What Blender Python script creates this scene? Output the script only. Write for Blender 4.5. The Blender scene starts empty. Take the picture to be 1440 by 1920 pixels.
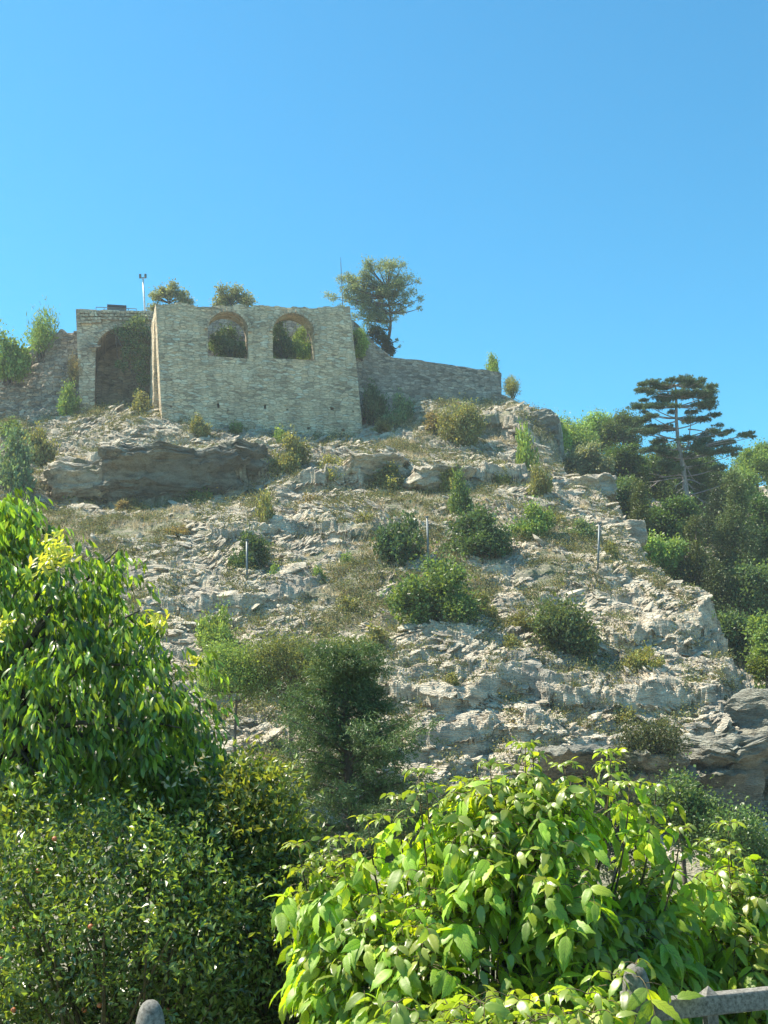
import bpy, bmesh, math, random
import numpy as np
from mathutils import Vector
R = math.radians
random.seed(7)
RNG = np.random.default_rng(11)
S = bpy.context.scene
COL = S.collection

# ------------------------------------------------------------ camera, world, sun, exposure
EYE = np.array([0.0, 0.0, 2.4]); F = 2059.0
PITCH, ROLL = R(10), R(1.6)
_r = np.array([1.0, 0, 0]); _u = np.array([0, -math.sin(PITCH), math.cos(PITCH)]); FWD = np.array([0, math.cos(PITCH), math.sin(PITCH)])
RIGHT = _r*math.cos(ROLL) - _u*math.sin(ROLL); UP = _r*math.sin(ROLL) + _u*math.cos(ROLL)
cam = bpy.data.cameras.new('camera'); camo = bpy.data.objects.new('camera', cam); COL.objects.link(camo)
from mathutils import Matrix
camo.matrix_world = Matrix([[RIGHT[i], UP[i], -FWD[i], EYE[i]] for i in range(3)] + [[0, 0, 0, 1]])
cam.sensor_fit = 'VERTICAL'; cam.sensor_height = 24; cam.lens = 24*F/1920
cam.clip_start = 0.1; cam.clip_end = 6000
S.camera = camo
S.render.resolution_x, S.render.resolution_y = 768, 1024

SUN = np.array([-0.54, 0.16, 0.83]); SUN /= np.linalg.norm(SUN)
w = bpy.data.worlds.new('World'); S.world = w; w.use_nodes = True
nt = w.node_tree; bg = nt.nodes['Background']
sky = nt.nodes.new('ShaderNodeTexSky'); sky.sky_type = 'NISHITA'; sky.sun_disc = False
sky.sun_elevation = math.asin(SUN[2]); sky.sun_rotation = math.atan2(SUN[0], SUN[1])
sky.air_density = 1.15; sky.dust_density = 0.25; sky.ozone_density = 1.6; sky.altitude = 400
tintn = nt.nodes.new('ShaderNodeMix'); tintn.data_type = 'RGBA'; tintn.blend_type = 'MULTIPLY'; tintn.inputs[0].default_value = 1
tintn.inputs[7].default_value = (.30, .84, .94, 1)   # clear dry air, a touch greener than the model's
nt.links.new(sky.outputs[0], tintn.inputs[6]); nt.links.new(tintn.outputs[2], bg.inputs[0]); bg.inputs[1].default_value = 0.105
sl = bpy.data.lights.new('sun', 'SUN'); sl.energy = 5.0; sl.angle = R(0.53); sl.color = (1.0, 0.90, 0.75)
so = bpy.data.objects.new('sun', sl); COL.objects.link(so)
so.rotation_euler = Vector(SUN).to_track_quat('Z', 'Y').to_euler()
S.view_settings.view_transform = 'Standard'; S.view_settings.look = 'None'
S.view_settings.exposure = 1.12; S.view_settings.gamma = 1

# ------------------------------------------------------------ pixel <-> world, noise
def ray(px, py):
    return FWD + RIGHT*((px-720)/F) + UP*((960-py)/F)
def P(px, py, Y):
    d = ray(px, py); return EYE + d*(Y/d[1])
def _h(ix, iy, s):
    n = (ix.astype(np.int64)*374761393 + iy.astype(np.int64)*668265263 + s*1442695041) & 0xffffffff
    n = ((n ^ (n >> 13))*1274126177) & 0xffffffff
    n = n ^ (n >> 16)
    return (n & 0xffffff)/float(0xffffff)
def vn(x, y, s=0):
    x = np.asarray(x, float); y = np.asarray(y, float)
    ix = np.floor(x); iy = np.floor(y); fx = x-ix; fy = y-iy
    fx = fx*fx*(3-2*fx); fy = fy*fy*(3-2*fy)
    a = _h(ix, iy, s); b = _h(ix+1, iy, s); c = _h(ix, iy+1, s); d = _h(ix+1, iy+1, s)
    return (a*(1-fx)+b*fx)*(1-fy) + (c*(1-fx)+d*fx)*fy
def fbm(x, y, s=0, o=4):
    t = 0; a = .5; n = 0
    for i in range(o):
        t = t+a*vn(x, y, s+i*17); n += a; x = x*2.03+3.1; y = y*2.03+1.7; a *= .5
    return t/n
def worley(x, y, s=0):
    ix = np.floor(x); iy = np.floor(y)
    f1 = np.full(x.shape, 9.); f2 = np.full(x.shape, 9.); c1 = np.zeros(x.shape); c2 = np.zeros(x.shape)
    dx1 = np.zeros(x.shape); dy1 = np.zeros(x.shape)
    for i in (-1, 0, 1):
        for j in (-1, 0, 1):
            cx = ix+i; cy = iy+j
            px_ = cx+_h(cx, cy, s+1); py_ = cy+_h(cx, cy, s+2)
            dx = x-px_; dy = y-py_; d = np.sqrt(dx*dx+dy*dy)
            m = d < f1
            f2 = np.where(m, f1, np.minimum(f2, d)); f1 = np.where(m, d, f1)
            c1 = np.where(m, _h(cx, cy, s+3), c1); c2 = np.where(m, _h(cx, cy, s+4), c2)
            dx1 = np.where(m, dx, dx1); dy1 = np.where(m, dy, dy1)
    return f1, f2, c1, c2, dx1, dy1
def ss(a, b, x):
    t = np.clip((x-a)/(b-a), 0, 1); return t*t*(3-2*t)

# ------------------------------------------------------------ materials
def mat(name):
    m = bpy.data.materials.new(name); m.use_nodes = True; m.node_tree.nodes.clear(); return m
class N:
    def __init__(s, m): s.t = m.node_tree
    def __call__(s, kind, ins=None, **kw):
        n = s.t.nodes.new('ShaderNode'+kind)
        for k, v in kw.items(): setattr(n, k, v)
        for k, v in (ins or {}).items():
            if isinstance(v, bpy.types.NodeSocket): s.t.links.new(v, n.inputs[k])
            else: n.inputs[k].default_value = v
        return n
    def ramp(s, fac, stops, interp='LINEAR'):
        n = s('ValToRGB', {'Fac': fac}); cr = n.color_ramp; cr.interpolation = interp
        while len(cr.elements) < len(stops): cr.elements.new(0.5)
        for e, (p, c) in zip(cr.elements, stops): e.position = p; e.color = (*c, 1)
        return n.outputs[0]
    def mix(s, fac, a, b, bt='MIX'):
        n = s('Mix', data_type='RGBA', blend_type=bt)
        for k, v in ((0, fac), (6, a), (7, b)):
            if isinstance(v, bpy.types.NodeSocket): s.t.links.new(v, n.inputs[k])
            else: n.inputs[k].default_value = v if k == 0 else (*v, 1)
        return n.outputs[2]
    def math(s, op, a, b=0.0):
        n = s('Math', operation=op)
        for k, v in ((0, a), (1, b)):
            if isinstance(v, bpy.types.NodeSocket): s.t.links.new(v, n.inputs[k])
            else: n.inputs[k].default_value = v
        return n.outputs[0]
    def out(s, sh): s('OutputMaterial', {'Surface': sh})

def foliage_mat(name, col=None, var=0.45, trans=0.45, gloss=0.06, warm=0.25, tscale=(1.5, 1.35, .55), rough=.4, veins=False):
    m = mat(name); n = N(m)
    base = n('ObjectInfo').outputs['Color'] if col is None else n('RGB').outputs[0]
    if col is not None: base.default_value = (*col, 1)
    rnd = n('NewGeometry').outputs['Random Per Island']
    v = n('MapRange', {'Value': rnd, 'To Min': 1-var, 'To Max': 1+var}).outputs[0]
    tc = n('TexCoord').outputs['Object']
    nz = n('TexNoise', {'Vector': tc, 'Scale': 1.3, 'Detail': 2}).outputs[0]
    v2 = n('MapRange', {'Value': nz, 'From Min': .3, 'From Max': .7, 'To Min': .75, 'To Max': 1.25}).outputs[0]
    vv = n.math('MULTIPLY', v, v2)
    c = n('VectorMath', {0: base, 1: (1, 1, 1)}, operation='MULTIPLY').outputs[0]
    sc = n('VectorMath', {0: c, 'Scale': vv}, operation='SCALE').outputs[0]
    h = n('TexWhiteNoise', {'W': rnd}, noise_dimensions='1D').outputs[0]
    hs = n.math('MULTIPLY', n.math('GREATER_THAN', h, .8), warm)
    yel = n('VectorMath', {0: sc, 1: (1.9, 1.35, .7)}, operation='MULTIPLY').outputs[0]
    sc = n.mix(hs, sc, yel)
    if veins:
        lc = n('SeparateXYZ', {0: n('Attribute', attribute_name='lc').outputs['Vector']}); ax = n.math('ABSOLUTE', lc.outputs[0])
        ph = n.math('FRACT', n.math('MULTIPLY', n.math('SUBTRACT', lc.outputs[1], n.math('MULTIPLY', ax, 1.3)), 9.0))
        ln = n.math('LESS_THAN', ph, .2); mid = n.math('LESS_THAN', ax, .012); vm = n.math('MAXIMUM', ln, mid)
        sc = n.mix(n.math('MULTIPLY', vm, .45), sc, n('VectorMath', {0: sc, 'Scale': .45}, operation='SCALE').outputs[0])
    tr = n('VectorMath', {0: sc, 1: tscale}, operation='MULTIPLY').outputs[0]
    d = n('BsdfDiffuse', {'Color': sc}).outputs[0]; t = n('BsdfTranslucent', {'Color': tr}).outputs[0]
    g = n('BsdfGlossy', {'Color': (1, 1, 1, 1), 'Roughness': rough}).outputs[0]
    a = n('MixShader', {'Fac': trans, 1: d, 2: t}).outputs[0]
    n.out(n('MixShader', {'Fac': gloss, 1: a, 2: g}).outputs[0]); return m
M_FOL = foliage_mat('shrub_leaves', trans=.4, warm=.35, gloss=.025)
M_FAR = foliage_mat('tree_leaves', trans=.4, gloss=.02)
M_NEEDLE = foliage_mat('needles', trans=.2, gloss=.03, warm=.1)
M_MAPLE = foliage_mat('fresh_leaves', (.33, .53, .055), var=.35, trans=.55, gloss=.035, warm=.5, tscale=(1.5, 1.35, .4), rough=.5, veins=True)
M_LEFT = foliage_mat('drooping_leaves', (.14, .24, .042), var=.7, trans=.5, gloss=.05, warm=.5, tscale=(2.0, 1.9, .5), rough=.38)
M_HEDGE = foliage_mat('hedge_leaves', (.14, .22, .055), var=.65, trans=.45, gloss=.06, warm=.45, tscale=(1.9, 1.7, .5), rough=.33)
M_GOLD = foliage_mat('golden_leaves', (.15, .22, .045), var=.6, trans=.45, gloss=.05, warm=.25, tscale=(1.8, 1.4, .5))
M_TIP = foliage_mat('yellow_tips', (.42, .44, .07), var=.25, trans=.5, gloss=.06, warm=.3, tscale=(1.3, 1.3, .6))
M_STRAW = foliage_mat('straw', (.52, .47, .33), var=.4, trans=.25, gloss=.02, warm=.3, tscale=(1.1, 1.0, .8))
M_SCRUB = foliage_mat('scrub', (.17, .20, .09), var=.6, trans=.25, gloss=.02, warm=.8, tscale=(1.3, 1.1, .7))

def bark_mat(name, c1, c2, sc=14):
    m = mat(name); n = N(m); tc = n('TexCoord').outputs['Object']
    mp = n('Mapping', {'Vector': tc, 'Scale': (1, 1, .25)}).outputs[0]
    nz = n('TexNoise', {'Vector': mp, 'Scale': sc, 'Detail': 5}).outputs[0]
    c = n.ramp(nz, [(.35, c1), (.65, c2)])
    b = n('Bump', {'Height': nz, 'Strength': .6, 'Distance': .02}).outputs[0]
    n.out(n('BsdfPrincipled', {'Base Color': c, 'Roughness': .9, 'Normal': b}).outputs[0]); return m
M_BARK = bark_mat('bark', (.05, .04, .03), (.16, .13, .10))
M_PALEBARK = bark_mat('pale_bark', (.20, .17, .15), (.42, .38, .35))
M_STEM = bark_mat('young_stem', (.06, .05, .025), (.14, .11, .05), 30)

def rock_mat(name='limestone_ground', tone=None):
    m = mat(name); n = N(m)
    tc = n('TexCoord').outputs['Object']
    veg = n('Attribute', attribute_name='veg').outputs['Fac']
    mp = n('Mapping', {'Vector': tc, 'Scale': (1, 1, 2.5)}).outputs[0]
    nz = n('TexNoise', {'Vector': mp, 'Scale': 1.2, 'Detail': 8, 'Roughness': .65}).outputs[0]
    fine = n('TexNoise', {'Vector': mp, 'Scale': 9, 'Detail': 6, 'Roughness': .7}).outputs[0]
    c = n.ramp(nz, [(.30, (.21, .185, .145)), (.45, (.46, .42, .34)), (.62, (.68, .63, .52)), (.8, (.34, .315, .265))])
    c = n.mix(.75, c, n.ramp(fine, [(.3, (.17, .16, .14)), (.5, (.55, .52, .47)), (.7, (.75, .72, .66))]), 'OVERLAY')
    lich = n('TexNoise', {'Vector': tc, 'Scale': .35, 'Detail': 4}).outputs[0]
    c = n.mix(n.math('MULTIPLY', n('MapRange', {'Value': lich, 'From Min': .5, 'From Max': .65}).outputs[0], .5), c, (.30, .285, .25))
    soil = n.ramp(fine, [(.3, (.15, .14, .10)), (.5, (.30, .275, .20)), (.7, (.50, .45, .35))])
    green = n.ramp(nz, [(.4, (1, 1, 1)), (.7, (.45, .62, .38))])
    soil = n.mix(1.0, soil, green, 'MULTIPLY')
    vf = n('MapRange', {'Value': n.math('ADD', veg, n.math('MULTIPLY', n.math('SUBTRACT', fine, .5), 1.1)), 'From Min': .42, 'From Max': .62}).outputs[0]
    c = n.mix(vf, c, soil)
    wv = n('TexWave', {'Vector': mp, 'Scale': 1.6, 'Distortion': 9, 'Detail': 3, 'Detail Scale': 2}, bands_direction='Z').outputs['Fac']
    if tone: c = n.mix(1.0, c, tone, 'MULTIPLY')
    hh = n.math('ADD', n.math('MULTIPLY', fine, .8), n.math('MULTIPLY', wv, .35))
    b = n('Bump', {'Height': hh, 'Strength': .9, 'Distance': .12}).outputs[0]
    n.out(n('BsdfPrincipled', {'Base Color': c, 'Roughness': .95, 'Specular IOR Level': .2, 'Normal': b}).outputs[0]); return m
M_ROCK = rock_mat(); M_SHADETONE = rock_mat('shade_toned_limestone', (.46, .51, .54)); M_GREYROCK = rock_mat('grey_limestone', (.66, .66, .64))  # darker limestone copy for the shaded faces and cliffs: shade put into its colour

def masonry_mat(name, tint=(.33, .30, .25), rough_stone=1.0, rw=.58, rh=.19, light=1.0, smear=.5):
    m = mat(name); n = N(m)
    uv = n('UVMap').outputs[0]
    d = n('TexNoise', {'Vector': uv, 'Scale': 1.7, 'Detail': 3}).outputs['Color']
    dd = n('VectorMath', {0: d, 1: (.5, .5, .5)}, operation='SUBTRACT').outputs[0]
    dd = n('VectorMath', {0: dd, 'Scale': .22*rough_stone}, operation='SCALE').outputs[0]
    v = n('VectorMath', {0: uv, 1: dd}, operation='ADD').outputs[0]
    vs = n('Mapping', {'Vector': v, 'Scale': (1/rw, 1/rh, 1)}).outputs[0]
    vo = n('TexVoronoi', {'Vector': vs, 'Scale': 1.0, 'Randomness': .9}, voronoi_dimensions='2D', feature='F1')
    ve = n('TexVoronoi', {'Vector': vs, 'Scale': 1.0, 'Randomness': .9}, voronoi_dimensions='2D', feature='DISTANCE_TO_EDGE')
    gaps = n('MapRange', {'Value': ve.outputs['Distance'], 'From Min': .02, 'From Max': .11, 'To Min': 1.0, 'To Max': 0.0}).outputs[0]
    sv = n('SeparateColor', {'Color': vo.outputs['Color']}).outputs[0]
    sto = n.ramp(sv, [(0, tuple(k*.5 for k in tint)), (.3, tuple(k*.86 for k in tint)), (.75, tuple(k*1.12 for k in tint)), (1, tuple(min(.7, k*1.45) for k in tint))])
    big = n('TexNoise', {'Vector': uv, 'Scale': .35, 'Detail': 5, 'Roughness': .6}).outputs[0]
    fine = n('TexNoise', {'Vector': uv, 'Scale': 7, 'Detail': 6, 'Roughness': .7}).outputs[0]
    mort = tuple(k*.5 for k in tint)
    c = n.mix(n.math('MULTIPLY', gaps, .65), sto, mort)
    pl = n('MapRange', {'Value': big, 'From Min': .46, 'From Max': .6}).outputs[0]
    c = n.mix(n.math('MULTIPLY', pl, smear), c, tuple(k*1.08 for k in tint))
    stain = n.ramp(n('TexNoise', {'Vector': n('Mapping', {'Vector': uv, 'Scale': (1.2, .3, 1)}).outputs[0], 'Scale': .8, 'Detail': 6}).outputs[0], [(.38, (.55, .56, .56)), (.6, (1.1, 1.06, 1))])
    c = n.mix(.5, c, stain, 'MULTIPLY')
    c = n.mix(.6, c, n.ramp(fine, [(.3, (.5, .5, .5)), (.7, (1.3, 1.3, 1.3))]), 'MULTIPLY')
    c = n('VectorMath', {0: c, 'Scale': light}, operation='SCALE').outputs[0]
    h = n.math('SUBTRACT', n.math('MULTIPLY', fine, .5), n.math('MULTIPLY', gaps, .8))
    b = n('Bump', {'Height': h, 'Strength': .9, 'Distance': .09}).outputs[0]
    n.out(n('BsdfPrincipled', {'Base Color': c, 'Roughness': .95, 'Specular IOR Level': .15, 'Normal': b}).outputs[0]); return m
M_KEEP = masonry_mat('keep_masonry', (.70, .575, .39))
M_GATE = masonry_mat('gate_masonry', (.62, .53, .39), 1.3, .6, .24, smear=.6)
M_RUBBLE = masonry_mat('rubble_masonry', (.42, .37, .30), 2.4, .5, .26, smear=.25)
M_WALLR = masonry_mat('curtain_masonry', (.40, .35, .28), 1.5, .55, .2, smear=.2)
M_VOUSS = masonry_mat('arch_stone', (.60, .52, .38), .6, .35, .5, smear=.3)

def plain(name, c, rough=.7, metal=0, spots=None, sc=40):
    m = mat(name); n = N(m); tc = n('TexCoord').outputs['Object']
    nz = n('TexNoise', {'Vector': tc, 'Scale': sc, 'Detail': 6, 'Roughness': .7}).outputs[0]
    lo = tuple(k*.6 for k in c) if spots is None else spots
    big = n('TexNoise', {'Vector': tc, 'Scale': sc*.1, 'Detail': 4}).outputs[0]
    cc = n.ramp(nz, [(.35, lo), (.6, c)])
    cc = n.mix(.5, cc, n.ramp(big, [(.35, (.6, .6, .6)), (.65, (1.2, 1.2, 1.2))]), 'MULTIPLY')
    b = n('Bump', {'Height': nz, 'Strength': .5, 'Distance': .004}).outputs[0]
    n.out(n('BsdfPrincipled', {'Base Color': cc, 'Roughness': rough, 'Metallic': metal, 'Normal': b}).outputs[0]); return m
M_CONC = plain('weathered_concrete', (.26, .25, .22), .9, spots=(.08, .08, .065), sc=60)
M_GALV = plain('galvanised_steel', (.17, .21, .22), .5, .3)
M_WHITE = plain('white_paint', (.75, .77, .78), .5)
M_DARK = plain('dark_metal', (.05, .05, .06), .6)
M_FRUIT = plain('orange_fruit', (.5, .16, .06), .5)

# ------------------------------------------------------------ object helpers
def mesh_np(name, V, faces, m=None, smooth=False):
    """V (n,3); faces: (k,3)/(k,4) array or list of such arrays"""
    if not isinstance(faces, list): faces = [faces]
    faces = [f for f in faces if len(f)]
    me = bpy.data.meshes.new(name); V = np.asarray(V, dtype=np.float32)
    me.vertices.add(len(V)); me.vertices.foreach_set('co', V.ravel())
    tot = sum(len(f) for f in faces); loops = np.concatenate([np.asarray(f).ravel() for f in faces]).astype(np.int32)
    sizes = np.concatenate([np.full(len(f), f.shape[1]) for f in faces]); starts = np.concatenate([[0], np.cumsum(sizes)[:-1]]).astype(np.int32)
    me.loops.add(len(loops)); me.loops.foreach_set('vertex_index', loops)
    me.polygons.add(tot); me.polygons.foreach_set('loop_start', starts)
    me.polygons.foreach_set('use_smooth', np.full(tot, smooth))
    me.update(calc_edges=True)
    if m: me.materials.append(m)
    return me
def link(name, me, parent=None):
    o = bpy.data.objects.new(name, me); COL.objects.link(o)
    if parent: o.parent = parent
    return o
def empty(name, loc, label=None, cat=None, group=None):
    o = bpy.data.objects.new(name, None); COL.objects.link(o); o.location = [float(k) for k in loc]; o.empty_display_size = .3
    return tag(o, label, cat, group)
def tag(o, label=None, cat=None, group=None, kind=None):
    if label: o['label'] = label
    if cat: o['category'] = cat
    if group: o['group'] = group
    if kind: o['kind'] = kind
    return o

class MB:
    def __init__(s): s.v = []; s.f = []; s.n = 0
    def add(s, V, Fs):
        V = np.asarray(V, float); s.v.append(V)
        for f in Fs: s.f.append([k+s.n for k in f])
        s.n += len(V)
    def tube(s, pts, rad, seg=6, cap=True):
        pts = np.asarray(pts, float); n = len(pts)
        rad = np.full(n, rad) if np.isscalar(rad) else np.asarray(rad, float)
        t = np.gradient(pts, axis=0); V = []
        for i in range(n):
            d = t[i]/(np.linalg.norm(t[i])+1e-9); a = np.array([0, 0, 1.]) if abs(d[2]) < .9 else np.array([1., 0, 0])
            x = np.cross(d, a); x /= np.linalg.norm(x); y = np.cross(d, x)
            for k in range(seg):
                an = 2*math.pi*k/seg; V.append(pts[i]+rad[i]*(x*math.cos(an)+y*math.sin(an)))
        Fs = [[i*seg+k, i*seg+(k+1) % seg, (i+1)*seg+(k+1) % seg, (i+1)*seg+k] for i in range(n-1) for k in range(seg)]
        if cap: Fs += [list(range(seg))[::-1], [(n-1)*seg+k for k in range(seg)]]
        s.add(V, Fs)
    def box(s, c, ax, ay, az):
        c = np.asarray(c, float); V = [c+i*np.asarray(ax)+j*np.asarray(ay)+k*np.asarray(az) for i in (-1, 1) for j in (-1, 1) for k in (-1, 1)]
        s.add(V, [[0, 1, 3, 2], [4, 6, 7, 5], [0, 4, 5, 1], [2, 3, 7, 6], [0, 2, 6, 4], [1, 5, 7, 3]])
    def mesh(s, name, m, smooth=False, bevel=0):
        me = bpy.data.meshes.new(name); me.from_pydata(np.concatenate(s.v).tolist(), [], s.f); me.validate()
        if m: me.materials.append(m)
        if bevel:
            bm = bmesh.new(); bm.from_mesh(me); bmesh.ops.bevel(bm, geom=bm.edges[:], offset=bevel, segments=2, affect='EDGES', profile=.5); bm.to_mesh(me); bm.free()
        if smooth: me.polygons.foreach_set('use_smooth', [True]*len(me.polygons))
        return me
def rel(pts, o): return np.asarray(pts, float)-np.asarray(o, float)
def bez(a, b, c, n=8):
    t = np.linspace(0, 1, n)[:, None]; return (1-t)**2*np.asarray(a)+2*t*(1-t)*np.asarray(b)+t*t*np.asarray(c)

# leaf templates: x across, y along the leaf, z normal
def tmpl_simple(wd=.5, fold=.12):
    V = np.array([[0, 0, 0], [wd*.5, .45, fold], [0, 1, -.05], [-wd*.5, .45, fold]]); return V, np.array([[0, 1, 2], [0, 2, 3]])
def tmpl_long(wd=.32, droop=.25):
    V = []
    for y, ww, z in ((0, .02, 0), (.25, .8, .0), (.6, 1, -.12), (.85, .55, -.3), (1, .0, -.45)):
        V += [[-wd*.5*ww, y, z*droop*2+.06*ww], [0, y, z*droop*2], [wd*.5*ww, y, z*droop*2+.06*ww]]
    V = np.array(V); Fs = []
    for i in range(4):
        for j in range(2): Fs.append([i*3+j, i*3+j+1, i*3+j+4, i*3+j+3])
    return V, np.array(Fs)
def tmpl_leaflet():
    V = []; rows = [(0, .03, 0), (.10, .5, .01), (.22, .82, .0), (.36, 1, -.02), (.46, .90, -.05), (.54, .98, -.06), (.66, .70, -.12), (.73, .76, -.14), (.86, .30, -.22), (1, 0., -.34)]
    for i, (y, ww, z) in enumerate(rows):
        wv = .012*math.sin(i*2.6)
        V += [[-.22*ww, y-.03*ww, z+.02*ww+wv], [-.11*ww, y, z+.05*ww], [0, y, z], [.11*ww, y, z+.05*ww], [.22*ww, y-.03*ww, z+.02*ww-wv]]
    V = np.array(V); Fs = []
    for i in range(len(rows)-1):
        for j in range(4): Fs.append([i*5+j, i*5+j+1, i*5+j+6, i*5+j+5])
    return V, np.array(Fs)
T_SIMPLE = tmpl_simple(); T_NARROW = tmpl_simple(.22, .04); T_WIDE = tmpl_simple(.75, .15); T_LONG = tmpl_long(); T_LEAFLET = tmpl_leaflet()
T_BLADE = (np.array([[-.03, 0, 0], [.03, 0, 0], [0, 1, .25]]), np.array([[0, 1, 2]]))
def unit(a): return a/(np.linalg.norm(a, axis=-1, keepdims=True)+1e-9)
def rnd_dir(n): return unit(RNG.normal(size=(n, 3)))
def leaves(pos, direc, nrm, size, tm):
    """bake leaf templates: pos (n,3), direc along leaf, nrm approx normal, size (n,)"""
    V0, F0 = tm; pos = np.asarray(pos); n = len(pos)
    y = unit(direc); x = unit(np.cross(y, nrm)); z = np.cross(x, y)
    size = np.asarray(size)*np.ones(n)
    V = pos[:, None, :] + size[:, None, None]*(V0[None, :, 0:1]*x[:, None, :] + V0[None, :, 1:2]*y[:, None, :] + V0[None, :, 2:3]*z[:, None, :])
    Fs = F0[None]+(np.arange(n)*len(V0))[:, None, None]
    return V.reshape(-1, 3), Fs.reshape(-1, F0.shape[1])
def merge(parts):
    Vs = []; Fs = []; n = 0
    for V, f in parts: Vs.append(V); Fs.append(f+n); n += len(V)
    return np.concatenate(Vs), Fs
def vein_attr(me, tm):
    k = len(me.vertices)//len(tm[0]); a = me.attributes.new('lc', 'FLOAT_VECTOR', 'POINT'); a.data.foreach_set('vector', np.tile(tm[0], (k, 1)).astype(np.float32).ravel()); return me
def clump_points(centres, radii, n, shell=.5):
    """n points spread in a union of ellipsoid clumps, denser near the shell"""
    centres = np.asarray(centres, float); radii = np.asarray(radii, float)
    if radii.ndim == 1: radii = np.repeat(radii[:, None], 3, 1)
    wgt = radii.prod(1)**(2/3.); wgt /= wgt.sum()
    i = RNG.choice(len(centres), n, p=wgt); d = rnd_dir(n)
    r = RNG.random(n)**shell
    return centres[i]+d*radii[i]*r[:, None], d

# ------------------------------------------------------------ terrain functions
def tps_fit(pts):
    pts = np.asarray(pts, float); n = len(pts)
    d = np.sqrt(((pts[:, None, :2]-pts[None, :, :2])**2).sum(-1)); K = np.where(d > 0, d*d*np.log(d+1e-9), 0)+np.eye(n)*2.0
    Pm = np.c_[np.ones(n), pts[:, :2]]; A = np.block([[K, Pm], [Pm.T, np.zeros((3, 3))]])
    return pts[:, :2], np.linalg.solve(A, np.r_[pts[:, 2], 0, 0, 0])
def tps_eval(m, x, y):
    c, wt = m; z = wt[-3]+wt[-2]*x+wt[-1]*y
    for (cx, cy), wi in zip(c, wt[:-3]):
        r2 = (x-cx)**2+(y-cy)**2; z = z+wi*.5*r2*np.log(r2+1e-12)
    return z
EDGE = [(1040, 795, 97), (1052, 868, 90), (1148, 925, 84), (1172, 985, 74), (1240, 1070, 68), (1312, 1112, 63), (1345, 1190, 58.5), (1405, 1245, 55), (1370, 1335, 50.5), (1290, 1378, 48.5), (1130, 1408, 47), (960, 1450, 45.5), (850, 1500, 43.5)]
rowY = {1540: 41, 1400: 47, 1300: 51, 1200: 56, 1100: 62, 1000: 69, 920: 76.5}
ctl = []
for px in (-250, 60, 380, 700, 940):
    for py, Y in rowY.items(): ctl.append(P(px, py, Y))
for py, Y in ((1050, 66), (1150, 59.5), (1250, 54), (1330, 50.5)): ctl.append(P(1130, py, Y))
for a in [(-100, 800, 92), (60, 800, 91), (150, 778, 91.5), (230, 770, 91.5), (303, 800, 88), (500, 812, 90), (684, 817, 93), (760, 768, 94.5), (850, 755, 98), (940, 760, 99), (1000, 810, 94), (600, 850, 84.5), (850, 850, 87), (300, 850, 85), (100, 850, 85)]+EDGE:
    ctl.append(P(*a))
ctl += [(-60, 110, 29), (-25, 108, 29), (-5, 110, 30), (12, 110, 31.5), (0, 160, 32), (-60, 160, 32), (0, 300, 34), (-120, 300, 34), (-70, 70, 17), (-60, 45, 1)]
TPS = tps_fit(ctl)
POLY = [tuple(P(*a)[:2]) for a in EDGE]+[tuple(P(400, 1560, 41)[:2]), (-30, 39.5), (-160, 40), (-160, 420), (90, 420), (34, 150), (19, 112)]
def poly_sd(x, y, poly):
    d2 = np.full(x.shape, 1e9); ins = np.zeros(x.shape, bool); n = len(poly)
    for i in range(n):
        ax, ay = poly[i]; bx, by = poly[(i+1) % n]; ex, ey = bx-ax, by-ay
        t = np.clip(((x-ax)*ex+(y-ay)*ey)/(ex*ex+ey*ey), 0, 1)
        d2 = np.minimum(d2, (x-ax-t*ex)**2+(y-ay-t*ey)**2)
        c = ((ay > y) != (by > y)) & (x < (bx-ax)*(y-ay)/((by-ay) if by != ay else 1e-9)+ax); ins ^= c
    return np.where(ins, -1, 1)*np.sqrt(d2)
def zv(y): return np.interp(y, [0, 6.5, 14, 42, 60, 67, 79, 100, 120, 150, 250, 600, 3000], [0, 0, -3, -3.4, -2.8, 1.5, 8, 17, 25, 31, 35, 40, 40])
def zbase0(x, y):
    x = np.asarray(x, float); y = np.asarray(y, float)
    zh = tps_eval(TPS, x, y)
    zh = np.where(y > 300, 34, zh)
    d = poly_sd(x, y, POLY)
    n1 = (fbm(x/3.1, y/3.1, 5, 4)-.5)*3.2+(fbm(x/.7, y/.7, 6, 2)-.5)*.8
    wdt = np.where((y < 50) & (x < 12), 3.0, 1.0)
    t = ss(-.6, .7, (d+n1*np.where(d > -3, 1, 0))/wdt)
    zvv = zv(y)+(fbm(x/9, y/9, 9, 3)-.5)*1.5*ss(12, 30, y)
    return zh*(1-t)+zvv*t, t, d
def hit0(px, py, fn, y0=30., y1=140.):
    ys = np.arange(y0, y1, .25); d = ray(px, py); pts = EYE+d[None]*(ys/d[1])[:, None]
    z = fn(pts[:, 0], pts[:, 1]); k = np.argmax(z > pts[:, 2])
    return pts[k] if (z > pts[:, 2]).any() else P(px, py, 90)
LEDGES = []
def add_ledge(pl, h, L, fn):
    pts = sorted([tuple(hit0(a, b, fn)[:2]) for a, b in pl]); LEDGES.append((np.array(pts), h, L))
_f0 = lambda x, y: zbase0(x, y)[0]
add_ledge([(95, 905), (200, 908), (330, 905), (430, 892), (500, 885)], 3.4, 4.5, _f0)
add_ledge([(560, 905), (720, 900), (850, 905), (1000, 900)], 1.5, 3, _f0)
add_ledge([(400, 1015), (560, 1000), (700, 1000)], .9, 2.5, _f0)
add_ledge([(880, 1100), (1050, 1085), (1200, 1090)], .35, 2.5, _f0)
add_ledge([(1150, 1210), (1290, 1200), (1360, 1215)], 1.0, 2.5, _f0)
add_ledge([(700, 1290), (850, 1330), (1000, 1310), (1150, 1330), (1330, 1310)], 1.1, 2.2, _f0)
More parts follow.
